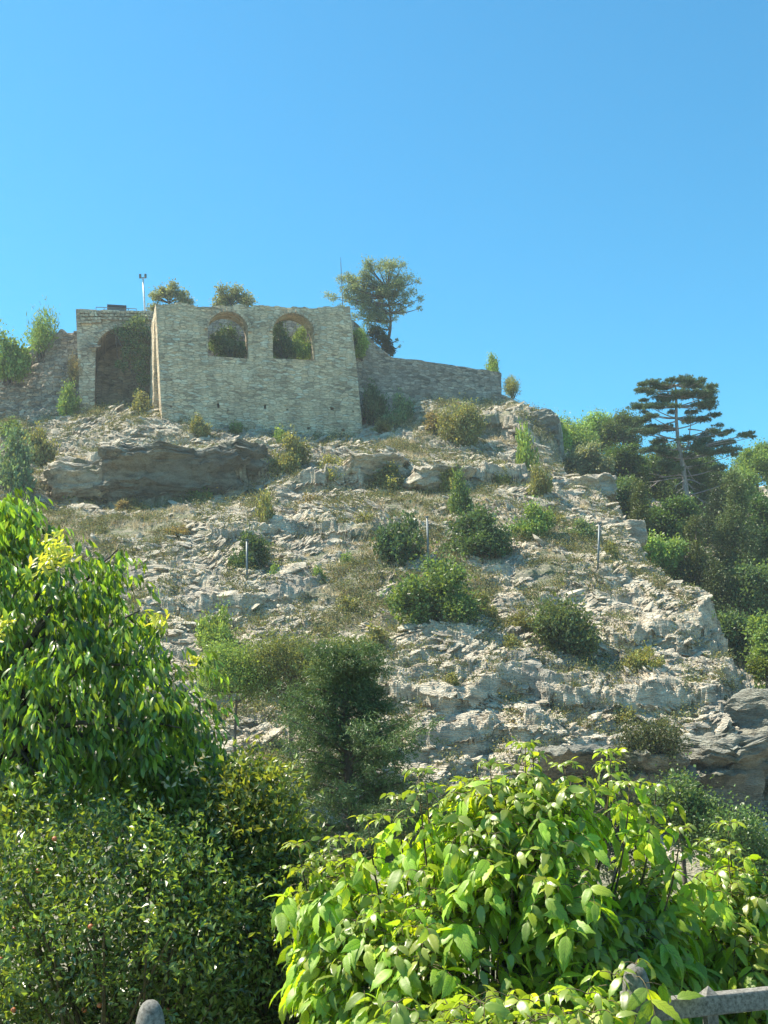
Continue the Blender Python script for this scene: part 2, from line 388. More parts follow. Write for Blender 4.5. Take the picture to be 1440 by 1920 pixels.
add_ledge([(760, 1390), (900, 1395), (1040, 1370)], 1.0, 2, _f0)
add_ledge([(240, 1150), (420, 1140), (600, 1120)], .8, 2, _f0)
add_ledge([(830, 800), (930, 800), (990, 840)], 1.4, 3, _f0)
BUMPS = [(*hit0(850, 1235, _f0)[:2], 1.5, 3.6, 2.6), (*hit0(290, 830, _f0)[:2], .8, 5, 2.5), (*hit0(980, 800, _f0)[:2], 1.6, 1.6, 3.0)]
def zbase(x, y):
    z, t, d = zbase0(x, y)
    for pts, h, L in LEDGES:
        yl = np.interp(x, pts[:, 0], pts[:, 1])+(fbm(x/1.6, x*0+h*7, 31, 4)-.5)*2.4
        fade = ss(pts[0, 0]-1.5, pts[0, 0]+1.2, x)*(1-ss(pts[-1, 0]-1.2, pts[-1, 0]+1.5, x))
        q = y-yl; z = z+fade*h*.5*np.where(q > 0, np.exp(-(q/L)**2), -np.exp(-(q/L)**2))*np.clip(np.abs(q)/.3, 0, 1)
    for bx, by, a, rx, ry in BUMPS:
        z = z+a*np.exp(-((x-bx)/rx)**2-((y-by)/ry)**2)
    return z, t, d
# where the slope is bare rock (+) and where it is grassy (-), by spot
_sp = [(300, 800, 4, 1), (180, 820, 4, 1), (600, 830, 5, .9), (480, 960, 4, .5), (620, 970, 4, .6), (350, 1110, 4, .8), (450, 1150, 4, .9), (270, 1060, 4, .4), (600, 1030, 3, .7),
       (860, 1230, 4, 1), (780, 1280, 4, .9), (1150, 1180, 4, .7), (1250, 1200, 4, .8), (1300, 1290, 4, .9), (1150, 1340, 4, .9), (950, 1380, 4, 1), (780, 1400, 4, .8), (900, 880, 5, .7), (1110, 930, 4, 1), (1240, 1110, 3, .6), (1170, 985, 2, .8),
       (240, 980, 4, -1), (120, 950, 4, -.8), (620, 1075, 4, -.8), (350, 1000, 3, -.7), (780, 800, 5, -1), (880, 800, 4, -.8), (1090, 1030, 4, -.5), (960, 1080, 4, -.5), (930, 1160, 3, -.4), (1080, 1270, 4, -.4), (700, 1150, 4, -.5), (720, 940, 4, -.5), (1230, 1250, 3, -.3), (1300, 1330, 2, -.2)]
SPOTS = [(*hit0(a, b, _f0)[:2], r, s) for a, b, r, s in _sp]
def rockmask(x, y):
    m = (fbm(x/2.2, y/3.0, 41, 4)-.47)*3.2+(fbm(x/.9, y/.7, 44, 3)-.5)*2.6
    for sx, sy, r, s in SPOTS: m = m+.75*s*np.exp(-(((x-sx)/r)**2+((y-sy)/(r*1.3))**2))
    return ss(-.35, .35, m+.27)
def zfull(x, y):
    z, t, d = zbase(x, y); rk = rockmask(x, y)
    hill = ss(38, 44, y)*(1-ss(115, 135, y))
    cliff = np.clip(t*4*(1-t), 0, 1)*hill
    rk2 = np.maximum(rk, cliff)
    wx = x+(fbm(x/1.1, y/1.1, 51, 3)-.5)*1.2; wy = y+(fbm(x/1.1, y/1.1, 52, 3)-.5)*1.2
    s0 = z+.12*x+(fbm(x/5, y/5, 53, 3)-.5)*2.2
    def terr(s0, th, sh, off):
        k = s0/th+off; f = k-np.floor(k); return th*(ss(.5-sh, .5+sh, f)-f)
    dz = terr(s0, .95, .13, vn(wx/2.6, wy/1.6, 54)*1.6)*.75
    f1, f2, c1, c2, dx, dy = worley(wx/.95, wy/.62, 60)
    dz = dz+(c1-.5)*.26+(c2-.5)*.3*dx-.10*dy-.16*(1-ss(.0, .2, f2-f1))
    g1, g2, e1, e2, gx, gy = worley(wx/.36+9, wy/.24, 66)
    dz = dz+((e1-.5)*.08+(e2-.5)*.12*gx-.05*(1-ss(.0, .2, g2-g1)))
    dz = dz+(fbm(x/.25, y/.25, 70, 2)-.5)*.08
    soft = (fbm(x/1.3, y/1.3, 71, 4)-.5)*.55+(fbm(x/.3, y/.3, 72, 2)-.5)*.14
    zz = z+hill*(rk2*dz+(1-rk2)*soft)
    cv = (x*0+1)*ss(14, 16, y)*(1-hill)*(fbm(x/3, y/3, 73, 4)-.5)*.6
    return zz+cv, rk2*hill

def ledge_push(x, y):
    p = np.zeros_like(x)
    for pts, h, L in LEDGES:
        yl = np.interp(x, pts[:, 0], pts[:, 1])+(fbm(x/1.6, x*0+h*7, 31, 4)-.5)*2.4
        fade = ss(pts[0, 0]-1.5, pts[0, 0]+1.2, x)*(1-ss(pts[-1, 0]-1.2, pts[-1, 0]+1.5, x)); q = y-yl
        p = p+fade*min(h, 2.5)*np.where(q > 0, -.26*np.exp(-((q-.5)/.9)**2), .10*np.exp(-((q+.5)/.7)**2)-.12*ss(-.3,.3,q)*0)
    return p
HZ = mat('haze'); _n = N(HZ); _v = _n('VolumePrincipled', {'Color': (.86, .95, 1, 1), 'Density': .0005, 'Anisotropy': .3}).outputs[0]; _n('OutputMaterial', {'Volume': _v})
def add_haze():
    mb = MB(); mb.box([0, 0, 23.5], [950, 0, 0], [0, 950, 0], [0, 0, 29]); tag(link('haze', mb.mesh('haze', HZ)), kind='stuff')
# the ground: one sheet, fine where the rocks are
da = np.concatenate([np.linspace(-180, -40, 24)[:-1], np.linspace(-40, -21.5, 60)[:-1], np.linspace(-21.5, 21.5, 760)[:-1], np.linspace(21.5, 40, 60)[:-1], np.linspace(40, 180, 24)])
rr = np.concatenate([[.01], np.linspace(2, 40, 60)[:-1], np.linspace(40, 62, 400)[:-1], np.linspace(62, 104, 560)[:-1], np.linspace(104, 150, 80)[:-1], np.geomspace(150, 900, 22)])
A_, R_ = np.meshgrid(np.radians(da), rr); X = R_*np.sin(A_); Y = R_*np.cos(A_)
Z = np.empty_like(X); RK = np.empty_like(X)
for i in range(0, X.shape[0], 60):
    Z[i:i+60], RK[i:i+60] = zfull(X[i:i+60], Y[i:i+60])
# strata lean out: push the risers sideways a little so that ledges overhang
sx = (fbm(X/.8, Z/.25, 81, 3)-.5)*.35*RK; LPH = ledge_push(X, Y); sy = (fbm(X/.9+7, Z/.45, 82, 2)-.5)*.4*RK*(1-np.clip(np.abs(LPH)*2, 0, 1))+LPH
nr, nc = X.shape
idx = np.arange(nr*nc).reshape(nr, nc)
Fq = np.stack([idx[:-1, :-1], idx[:-1, 1:], idx[1:, 1:], idx[1:, :-1]], -1).reshape(-1, 4)
me = mesh_np('ground', np.stack([X+sx, Y+sy, Z], -1).reshape(-1, 3), Fq, M_ROCK)
at = me.attributes.new('veg', 'FLOAT', 'POINT'); at.data.foreach_set('value', (1-RK).ravel().astype(np.float32))
tag(link('ground', me), kind='structure')
GR = (X, Y, Z)
def ground_z(x, y): return zfull(np.atleast_1d(np.asarray(x, float)), np.atleast_1d(np.asarray(y, float)))[0]
_fb = lambda x, y: zbase(x, y)[0]
def hit(px, py): return hit0(px, py, _fb)

# ------------------------------------------------------------ fortress
def uvmap(me, e=None, o=None):
    """box-ish masonry uv in metres"""
    uv = me.uv_layers.new(name='UVMap'); nl = len(me.loops)
    co = np.empty(len(me.vertices)*3); me.vertices.foreach_get('co', co); co = co.reshape(-1, 3)
    vi = np.empty(nl, int); me.loops.foreach_get('vertex_index', vi)
    no = np.empty(len(me.polygons)*3); me.polygons.foreach_get('normal', no); no = no.reshape(-1, 3)
    lt = np.empty(len(me.polygons), int); me.polygons.foreach_get('loop_total', lt); n = np.repeat(no, lt, 0)
    e = np.array([1., 0, 0]) if e is None else e; d = np.array([-e[1], e[0], 0])
    p = co[vi]; u = p@e; v = p@d; z = p[:, 2]
    fn, fd, fz = abs(n@e), abs(n@d), abs(n[:, 2])
    side = (fn > fd) & (fn > fz); top = fz > .75
    uu = np.where(side, v, u); vv = np.where(top, v, z)
    uv.data.foreach_set('uv', np.stack([uu, vv], -1).ravel().astype(np.float32))
def wall_mesh(name, cols, thick, m, nx=140, ny=60, jag=.25, rough=.10, seed=0, e=None):
    """cols: (pxTop, pyTop, YTop, pxBottom, pyBottom, YBottom) along the wall; closed solid with an uneven top and face"""
    T = np.array([P(a, b, c) for a, b, c, *_ in cols]); B = np.array([P(a, b, c) for *_, a, b, c in cols])
    t0 = np.r_[0, np.cumsum(np.linalg.norm(np.diff(B, axis=0), axis=1))]; t0 = t0/t0[-1]; t = np.linspace(0, 1, nx+1)
    Ti = np.stack([np.interp(t, t0, T[:, k]) for k in range(3)], -1); Bi = np.stack([np.interp(t, t0, B[:, k]) for k in range(3)], -1)
    L = np.linalg.norm(T[-1]-T[0]); ul = t*L
    Ti[:, 2] += (np.floor(vn(ul/.5, ul*0, seed)*4)/4-.5)*jag+(vn(ul/2.2, ul*0, seed+3)-.5)*jag*1.2
    e = unit((B[-1]-B[0])*np.array([1, 1, 0])) if e is None else e; dvec = np.array([-e[1], e[0], 0])
    s = np.linspace(0, 1, ny+1)[:, None, None]
    G = Bi[None]*(1-s)+Ti[None]*s
    uu = G@e; zz = G[..., 2]
    disp = (fbm(uu/.45, zz/.22, seed+5, 3)-.5)*rough+(fbm(uu/3, zz/3, seed+8, 2)-.5)*rough*2
    Fg = G-dvec*disp[..., None]; Bk = G+dvec*thick
    n1 = (nx+1)*(ny+1); V = np.concatenate([Fg.reshape(-1, 3), Bk.reshape(-1, 3)])
    I = np.arange(n1).reshape(ny+1, nx+1); J = I+n1
    q = lambda a, b, c, d: np.stack([a, b, c, d], -1).reshape(-1, 4)
    Fs = [q(I[:-1, :-1], I[:-1, 1:], I[1:, 1:], I[1:, :-1]), q(J[:-1, :-1], J[1:, :-1], J[1:, 1:], J[:-1, 1:]),
          q(I[-1, :-1], I[-1, 1:], J[-1, 1:], J[-1, :-1]), q(I[0, 1:], I[0, :-1], J[0, :-1], J[0, 1:]),
          q(I[:-1, 0], I[1:, 0], J[1:, 0], J[:-1, 0]), q(I[1:, -1], I[:-1, -1], J[:-1, -1], J[1:, -1])]
    me = mesh_np(name, V, Fs, m); return me, e, dvec
def cut(me, cutters):
    o = link('tmp', me)
    for c in cutters:
        co = link('tmpc', c); md = o.modifiers.new('b', 'BOOLEAN'); md.operation = 'DIFFERENCE'; md.solver = 'EXACT'; md.object = co
    dg = bpy.context.evaluated_depsgraph_get(); dg.update()
    r = bpy.data.meshes.new_from_object(o.evaluated_get(dg))
    for q in list(COL.objects):
        if q.name.startswith('tmp'): bpy.data.objects.remove(q)
    return r
def arch_outline(w_, h, spring, n=14, rise=None):
    rise = w_/2 if rise is None else rise
    pts = [(-w_/2, 0), (w_/2, 0)]+[(w_/2*math.cos(a), spring+rise*math.sin(a)) for a in np.linspace(0, math.pi, n)]
    return pts
def prism(outline, o, e, d, d0, d1):
    k = len(outline); V = [np.asarray(o)+e*a+np.array([0, 0, b])+d*q for q in (d0, d1) for a, b in outline]
    Fs = [list(range(k))[::-1], list(range(k, 2*k))]+[[i, (i+1) % k, k+(i+1) % k, k+i] for i in range(k)]
    mb = MB(); mb.add(V, Fs); me = mb.mesh('prism', None)
    bm = bmesh.new(); bm.from_mesh(me); bmesh.ops.recalc_face_normals(bm, faces=bm.faces); bm.to_mesh(me); bm.free(); return me
def plane_hit(px, py, p0, d):
    r = ray(px, py); return EYE+r*(((p0-EYE)@d)/(r@d))
def ring(o, e, d, w_, spring, thick, dpt, n=17, rise=None):
    """voussoir ring, each stone a block"""
    rise = w_/2 if rise is None else rise; mb = MB()
    for i in range(n):
        a0, a1 = math.pi*i/n+.012, math.pi*(i+1)/n-.012; t = thick*(1+.18*random.uniform(-1, 1))
        V = []
        for q in (-.07, dpt):
            for a, rr_ in ((a0, 0), (a1, 0), (a1, t), (a0, t)):
                V.append(np.asarray(o)+e*((w_/2+rr_)*math.cos(a))+np.array([0, 0, spring+(rise+rr_)*math.sin(a)])+d*q)
        mb.add(V, [[0, 1, 2, 3], [7, 6, 5, 4], [0, 4, 5, 1], [1, 5, 6, 2], [2, 6, 7, 3], [3, 7, 4, 0]])
    return mb

th = R(17); E1 = np.array([math.cos(th), math.sin(th), 0]); D1 = np.array([-math.sin(th), math.cos(th), 0])
KB = P(304, 800, 88.0)                       # front bottom left corner of the keep
def kp(px, py, off=0.0): return plane_hit(px, py, KB+D1*off, D1)
def yof(px, py, off): return kp(px, py, off)[1]
cols = []
for t in np.linspace(0, 1, 5):
    pt, qt = 292+t*364, 568+t*9; pb, qb = 306+t*381, 855+t*14
    if t == 0: pb = 307
    cols.append((pt, qt, yof(pt, qt, 1.05), pb, qb, yof(pb, qb, -.15)))
kme, _, _ = wall_mesh('front_wall', cols, 1.5, M_KEEP, 230, 90, .26, .16, 3, E1)
cutters = []; WIN = []
for (x0, x1, top, sill, spr) in ((390, 466, 587, 668, 624), (512, 590, 590, 672, 628)):
    a = kp(x0, sill, .7); b = kp(x1, sill+2, .7); c = kp((x0+x1)/2, top, .95); s_ = kp(x0, spr, .85)
    w_ = (b-a)@E1; o = (a+b)/2; o[2] = min(a[2], b[2]); h = c[2]-o[2]; spring = h-w_/2*.96; WIN.append((o, w_, spring))
    cutters.append(prism(arch_outline(w_, h, spring, 16, w_/2*.96), o, E1, D1, -3, 4))
for (px, py, ww, hh) in ((409, 761, 4, 9), (497, 763, 4, 8), (622, 767, 6, 6), (321, 763, 4, 3), (427, 770, 3, 3), (578, 804, 6, 4), (643, 808, 4, 4), (538, 768, 3, 3), (340, 793, 4, 8), (662, 772, 3, 3)):
    a = kp(px-ww/2, py+hh/2, .3); b = kp(px+ww/2, py-hh/2, .3); ct = (a+b)/2; u_ = abs((b-a)@E1)/2; v_ = abs(b[2]-a[2])/2
    mb = MB(); mb.box(ct+D1*.25, E1*u_, D1*.75, np.array([0, 0, v_])); m_ = mb.mesh('h', None)
    bm = bmesh.new(); bm.from_mesh(m_); bmesh.ops.recalc_face_normals(bm, faces=bm.faces); bm.to_mesh(m_); bm.free(); cutters.append(m_)
kme = cut(kme, cutters)
keep = empty('fortress_keep', KB, 'roofless stone keep with two arched windows and a battered front wall', 'ruin')
def child(name, me, parent, label=None):
    o = link(name, me, parent); o.matrix_parent_inverse = Matrix.Translation(-Vector(parent.location))
    if label: o['label'] = label
    return o
uvmap(kme, E1); kme.materials.clear(); kme.materials.append(M_KEEP); KF = child('front_wall', kme, keep)
for o, w_, spring in WIN:
    off = 1.05*(spring+1.5)/11
    mb = ring(o-D1*(((o-KB)@D1)-.62), E1, D1, w_+.02, spring, .30, .5, 19, w_/2*.96)
    me = mb.mesh('arch_surround', M_VOUSS); uvmap(me, E1); link('arch_surround', me, KF)
# side walls and rear wall behind the front
def slab(name, A, B, zb, ztA, ztB, thick, m, side, seed, nx=40, ny=40, e=None):
    """upright wall between plan points A and B"""
    A = np.array([A[0], A[1], 0.]); B = np.array([B[0], B[1], 0.]); e = unit(B-A); d = np.array([-e[1], e[0], 0])*side
    t = np.linspace(0, 1, nx+1); L = np.linalg.norm(B-A); base = A[None]+t[:, None]*(B-A)[None]
    top = ztA+(ztB-ztA)*t+(vn(t*L/.5, t*0, seed)-.5)*.22; s = np.linspace(0, 1, ny+1)[:, None]
    G = np.repeat(base[None], ny+1, 0); G[..., 2] = zb+(top[None]-zb)*s
    disp = (fbm((t*L/.45)[None]+0*s, G[..., 2]/.22, seed, 3)-.5)*.14
    Fg = G-d*disp[..., None]; Bk = G+d*thick; n1 = (nx+1)*(ny+1)
    I = np.arange(n1).reshape(ny+1, nx+1); J = I+n1; q = lambda a, b, c, d: np.stack([a, b, c, d], -1).reshape(-1, 4)
    Fs = [q(I[:-1, :-1], I[:-1, 1:], I[1:, 1:], I[1:, :-1]), q(J[:-1, :-1], J[1:, :-1], J[1:, 1:], J[:-1, 1:]), q(I[-1, :-1], I[-1, 1:], J[-1, 1:], J[-1, :-1]),
          q(I[0, 1:], I[0, :-1], J[0, :-1], J[0, 1:]), q(I[:-1, 0], I[1:, 0], J[1:, 0], J[:-1, 0]), q(I[1:, -1], I[:-1, -1], J[:-1, -1], J[1:, -1])]
    me = mesh_np(name, np.concatenate([Fg.reshape(-1, 3), Bk.reshape(-1, 3)]), Fs, m); uvmap(me, e); return me
TL = P(*cols[0][:3]); TR = P(*cols[-1][:3]); ZT = TL[2]
child('side_wall', slab('side_wall', TL+D1*1.45+E1*.02, TL+D1*6.2+E1*.02, 24, ZT-.1, ZT-.7, 1.2, M_KEEP, -1, 90), keep)
child('side_wall', slab('side_wall', TR+D1*1.45-E1*.02, TR+D1*7-E1*.02, 24, TR[2]-.1, TR[2]-.5, 1.2, M_KEEP, 1, 93), keep)
RA = kp(292, 600, 7.2); RB = kp(640, 600, 7.2)
child('rear_wall', slab('rear_wall', RA, RB, 24, ZT+1.8, ZT+2.0, 1.0, M_RUBBLE, 1, 95, 80, 50), keep)
SILL = WIN[0][0][2]
mb = MB(); cc = (kp(310, 700, 4.6)+kp(655, 700, 4.6))/2; cc[2] = SILL-3.2; mb.box(cc, E1*7.6, D1*2.3, np.array([0, 0, 3.0])); me = mb.mesh('earth_fill', M_ROCK); child('earth_fill', me, keep)

# gate tower
YT = 92.5; E2 = np.array([math.cos(R(14)), math.sin(R(14)), 0]); D2 = np.array([-math.sin(R(14)), math.cos(R(14)), 0])
GB = P(150, 775, YT)
def gp(px, py, off=0.0): return plane_hit(px, py, GB+D2*off, D2)
gc = []
for t in np.linspace(0, 1, 4):
    pt, qt = 142+t*150, 580+t*3; pb, qb = 152+t*150, 815
    a = gp(pt, qt, .35); b = gp(pb, qb, 0); gc.append((pt, qt, a[1], pb, qb, b[1]))
gme, _, _ = wall_mesh('tower_body', gc, 6.0, M_GATE, 120, 90, .14, .10, 21, E2)
a = gp(177, 780, 0); b = gp(292, 780, 0); c = gp(232, 614, .3); w_ = (b-a)@E2; o = (a+b)/2; h = c[2]-o[2]
o[2] -= 1; h += 1
sprg = h-w_/2*.92
gme = cut(gme, [prism(arch_outline(w_, h, sprg, 20, w_/2*.92), o, E2, D2, -3, 5.6)])
uvmap(gme, E2); gme.materials.clear(); gme.materials.append(M_GATE)
gate = empty('gate_tower', GB, 'square stone gate tower with a deep dark arched opening, left of the keep', 'tower')
child('tower_body', gme, gate)
mb = ring(o+D2*.12, E2, D2, w_+.02, sprg, .38, .3, 19, w_/2*.92); me = mb.mesh('arch_surround', M_GATE); uvmap(me, E2); child('arch_surround', me, gate)
# lighter rubble courses near the tower top: separate stones proud of the face
mb = MB()
for r_ in range(4):
    x = 146+random.uniform(-3, 3)
    while x < 283-(r_ > 2)*100:
        wd = random.uniform(7, 13); p = gp(x+wd/2, 586+r_*6+random.uniform(-1, 1), .22); u_ = wd*.0455/2*.9
        mb.box(p, E2*u_+np.array([0, 0, random.uniform(-.02, .02)]), D2*.14, np.array([0, 0, .115*random.uniform(.8, 1.1)])); x += wd
me = mb.mesh('upper_courses', M_VOUSS); uvmap(me, E2); child('upper_courses', me, gate)
mb = MB(); p = gp(172, 650, -.02); mb.box(p, E2*.2, D2*.2, np.array([0, 0, .13])); p = gp(183, 650, -.02); mb.box(p, E2*.3, D2*.2, np.array([0, 0, .09])); me = mb.mesh('impost', M_RUBBLE, bevel=.02); uvmap(me, E2); child('impost', me, gate)
# slab and handrail on the tower
zt = gp(200, 580, .4)[2]; p = gp(219, 577, 1.5); t_ = empty('roof_hatch', p, 'dark flat box lying on the gate tower roof', 'hatch')
mb = MB(); mb.box(np.array([0, 0, .0]), E2*.85, D2*.5, np.array([0, 0, .10])); child_me = mb.mesh('lid', M_DARK, bevel=.02); link('lid', child_me, t_)
mb = MB(); mb.box(np.array([0, 0, -.28]), E2*.75, D2*.45, np.array([0, 0, .16])); link('curb', mb.mesh('curb', M_GALV), t_)
p0 = gp(181, 581, 1.0); t_ = empty('roof_railing', p0, 'thin low handrail along the gate tower roof', 'railing')
mb = MB(); q1 = rel(gp(180, 576, 1.0), p0); q2 = rel(gp(256, 579, 1.0), p0); mb.tube([q1, q2], .035, 6); link('handrail', mb.mesh('handrail', M_GALV), t_)
for k in range(6):
    q = q1+(q2-q1)*k/5; mb = MB(); mb.tube([q-[0, 0, .55], q], .025, 6); link('baluster', mb.mesh('baluster', M_GALV), t_)

# mast and pole
p0 = P(274, 600, 95.0); t_ = empty('floodlight_mast', p0, 'slim pale mast with twin lamps rising between tower and keep', 'mast')
tp = rel(P(268, 522, 95.0), p0); mb = MB(); mb.tube([np.array([0, 0, -1.]), tp], [.10, .08], 8); link('pole', mb.mesh('pole', M_WHITE, True), t_)
mb = MB(); mb.tube([tp+[-.34, 0, .05], tp+[.34, 0, .05]], .05, 6); link('crossbar', mb.mesh('crossbar', M_GALV), t_)
for s_ in (-1, 1):
    mb = MB(); mb.box(tp+[s_*.24, -.05, .24], np.array([.09, 0, 0]), np.array([0, .12, .04]), np.array([0, -.03, .17])); link('lamp', mb.mesh('lamp', M_GALV, bevel=.02), t_)
p0 = P(646, 590, 99.0); t_ = empty('aerial_pole', p0, 'thin bare aerial pole above the right corner of the keep', 'pole')
mb = MB(); tp = rel(P(639, 492, 99), p0); mb.tube([np.array([0, 0, -6.]), tp], [.06, .035], 6); link('shaft', mb.mesh('shaft', M_GALV), t_)
mb = MB(); mb.tube([tp, tp+[0, 0, .5]], .018, 5); link('tip', mb.mesh('tip', M_DARK), t_)

# ruined wall on the left and curtain wall on the right
lw = [(-120, 690, 95, -120, 850, 94), (0, 668, 95, 0, 850, 93.6), (40, 655, 95, 40, 850, 93.4), (75, 640, 95, 75, 840, 93.2), (112, 622, 95, 110, 840, 93.2), (150, 622, 95.2, 150, 830, 93.4)]
me, e_, _ = wall_mesh('ruined_wall', lw, 1.6, M_RUBBLE, 160, 90, .5, .5, 41); uvmap(me, e_)
tag(link('ruined_wall', me), 'crumbling rubble stone wall running off left from the gate tower', 'wall')
rw_ = [(650, 592, 95.4, 655, 790, 94.6), (668, 604, 95.8, 672, 790, 95), (690, 628, 96.3, 690, 785, 95.2), (712, 650, 96.8, 712, 785, 95.6), (731, 667, 97, 731, 780, 96), (740, 670, 97.2, 740, 780, 96.1), (840, 684, 99, 840, 775, 97.8), (940, 698, 100.8, 938, 790, 99.5)]
me, e_, _ = wall_mesh('curtain_wall', rw_, 1.2, M_WALLR, 220, 60, .07, .2, 61); uvmap(me, e_)
tag(link('curtain_wall', me), 'grey stone curtain wall stepping down the hillside right of the keep', 'wall')
rw2 = [(934, 735, 100.4, 930, 790, 99), (950, 742, 100.2, 948, 800, 98.8), (985, 758, 99.4, 985, 820, 98), (1000, 785, 98.6, 1000, 830, 97)]
me, e_, _ = wall_mesh('wall_stub', rw2, 2.0, M_RUBBLE, 60, 30, .6, .5, 71); uvmap(me, e_)
tag(link('wall_stub', me), 'broken stub of stone wall crumbling into the crag past the curtain wall', 'wall')

# rock crags: craggy solids with real depth
def crag(px, py, w, h, Y, seed, label, dpt=None, m=M_ROCK, over=0, rz=0, box=.6):
    c = P(px, py, Y); k = Y/F/.985; bm = bmesh.new(); bmesh.ops.create_icosphere(bm, subdivisions=6, radius=1)
    co = np.array([v.co[:] for v in bm.verts])
    s = np.sign(co)*np.abs(co)**box; s /= np.abs(s).max()
    V = s*np.array([w*k/2, (dpt or w*k/2), h*k/2])
    V[:, 1] -= over*(V[:, 2]/(h*k/2)); az = (V[:, 0]*.8+V[:, 1]*.6)
    f = (fbm(az/1.2+seed, V[:, 2]/.45, seed, 4)-.5)
    st = (np.floor(V[:, 2]/.35+fbm(az/2, V[:, 2], seed+2, 2)*1.5) % 3)/3-.33
    V = V*(1+(f*.7+st*.12)[:, None]*np.array([1, 1, .6]))
    V[:, 2] += (fbm(V[:, 0]/.5, V[:, 1]/.5, seed+5, 3)-.5)*.6
    for v, q in zip(bm.verts, V): v.co = q
    me = bpy.data.meshes.new('crag'); bm.to_mesh(me); bm.free(); me.materials.append(m)
    at = me.attributes.new('veg', 'FLOAT', 'POINT'); at.data.foreach_set('value', (ss(.55, .7, fbm(V[:, 0]/1.5, V[:, 1]/1.5+V[:, 2]/2, seed+9, 3))*.7).astype(np.float32))
    o = link('rock_crag', me); o.location = c; o.rotation_euler = (0, 0, rz); tag(o, label, 'rock', 'rock crags on the slope'); return o
crag(965, 800, 62, 66, 97, 5, 'tall grey rock crag just below the end of the curtain wall', m=M_GREYROCK)
crag(1018, 830, 60, 110, 95, 6, 'dark steep rock crag standing against the sky left of the far trees', m=M_SHADETONE)
crag(1100, 922, 100, 55, 84.5, 7, 'flat topped rock block with dry grass on it, overhanging left of the pine')
crag(955, 872, 55, 50, 88, 9, 'square rock outcrop in the scrub under the crags')
crag(1190, 1000, 40, 50, 74.5, 10, 'pale rock knob on the slope edge beside the cypress-like trees')
crag(1290, 1120, 60, 36, 63.5, 11, 'jutting pale boulder on the right cliff edge')

_a = hit(300, 905)
crag(318, 896, 235, 88, _a[1]+.9, 21, 'long shaded rock face under the ledge below the gate tower', 2.2, m=M_SHADETONE, over=1.44, rz=.28, box=.36)
crag(165, 908, 130, 66, _a[1]+.4, 22, 'pale layered rock left of the long shaded face', 1.8, over=.3, rz=.1, box=.45)
crag(450, 868, 90, 60, hit(450, 880)[1]+.9, 23, 'small dark rock step at the right end of the long shaded face', 1.8, m=M_SHADETONE, over=0.80, rz=.28, box=.36)
crag(820, 905, 120, 46, hit(820, 915)[1]+.9, 24, 'layered grey rock step above the dark narrow shrub', 1.8, over=0.64, rz=.28, box=.36)
crag(700, 880, 110, 40, hit(700, 888)[1]+.9, 25, 'low layered rock step below the right corner of the keep', 1.6, over=0.64, rz=.28, box=.36)
crag(1050, 1430, 150, 56, 46.6, 26, 'shaded rock overhang just above the bright foreground bush', 1.8, m=M_SHADETONE, over=1.44, rz=.28, box=.36)

crag(1408, 1400, 100, 190, 51.6, 31, 'tall dark cliff face at the right end of the slope edge', 2.0, m=M_SHADETONE, over=1.0, rz=.7, box=.4)
crag(1322, 1472, 150, 175, 48.0, 32, 'broad dark cliff face under the overhanging right corner of the slope', 2.2, m=M_SHADETONE, over=1.2, rz=.45, box=.4)
crag(1195, 1480, 150, 130, 46.2, 33, 'dark cliff face half hidden behind the dark bushy shrub', 1.8, m=M_SHADETONE, over=1.0, rz=.3, box=.4)

# ------------------------------------------------------------ fence posts on the slope
for i, (x0, y0, x1, y1, lb) in enumerate([(463, 1013, 463, 1094, 'galvanised steel post standing in front of a dark bush, leftmost on the slope'), (801, 970, 803, 1062, 'galvanised steel post between two green bushes at mid slope'), (1124, 982, 1119, 1072, 'leaning galvanised steel post nearest the right cliff edge')]):
    b = hit(x1, y1+3); Yb = b[1]; t_ = empty('net_post', b, lb, 'post', 'steel posts on the slope')
    tp = rel(P(x0, y0, Yb), b); mb = MB(); mb.tube([np.array([0, 0, -.5]), tp], .062, 8); link('shaft', mb.mesh('shaft', M_GALV, True), t_)
    mb = MB(); mb.tube([tp, tp+[0, 0, .06]], .10, 8); link('cap', mb.mesh('cap', M_GALV), t_)
    mb = MB(); mb.tube([tp-[0, 0, .2], np.array([.9, 1.6, .7])], .012, 5); link('stay_cable', mb.mesh('stay_cable', M_GALV), t_)

# ------------------------------------------------------------ scrub and tree prototypes
def dome_clumps(n, flat=1.0, lo=.12, hi=.3):
    C_ = []; Rr = []
    for i in range(n):
        d = rnd_dir(1)[0]; d[2] = abs(d[2]); r = RNG.uniform(.2, 1.0)
        C_.append([d[0]*r*.5*2*.62, d[1]*r*.62, .12+d[2]*r*.82]); Rr.append(RNG.uniform(lo, hi))
    return np.array(C_), np.array(Rr)
def proto_shrub(n_leaf, size, ls, seed, tm=T_WIDE, ncl=16, lo=.14, hi=.30):
    C_, Rr = dome_clumps(ncl, lo=lo, hi=hi); C_ *= size/2; C_[:, 2] *= 1.0; Rr = Rr*size/2
    p, d = clump_points(C_, Rr, n_leaf, .45)
    fr = RNG.random(n_leaf) < .28; p = p+np.where(fr[:, None], (d+[0, 0, .5])*size*.09*RNG.random((n_leaf, 1)), 0); m = p[:, 2] > 0; p = p[m]; d = d[m]; n = len(p)
    dirs = unit(rnd_dir(n)+d*.8+[0, 0, .25]); V, Fs = leaves(p, dirs, rnd_dir(n)+d, ls*.85*RNG.uniform(.5, 1.5, n), tm)
    fo = mesh_np('foliage', V, Fs, M_FOL)
    mb = MB()
    for c in C_[:10]:
        a = np.array([RNG.uniform(-.06, .06)*size, RNG.uniform(-.06, .06)*size, -.15]); b = (a+c)/2+RNG.normal(size=3)*size*.05
        mb.tube(bez(a, b, c, 5), np.linspace(.012*size, .004*size, 5), 5)
    return fo, mb.mesh('stem', M_BARK)
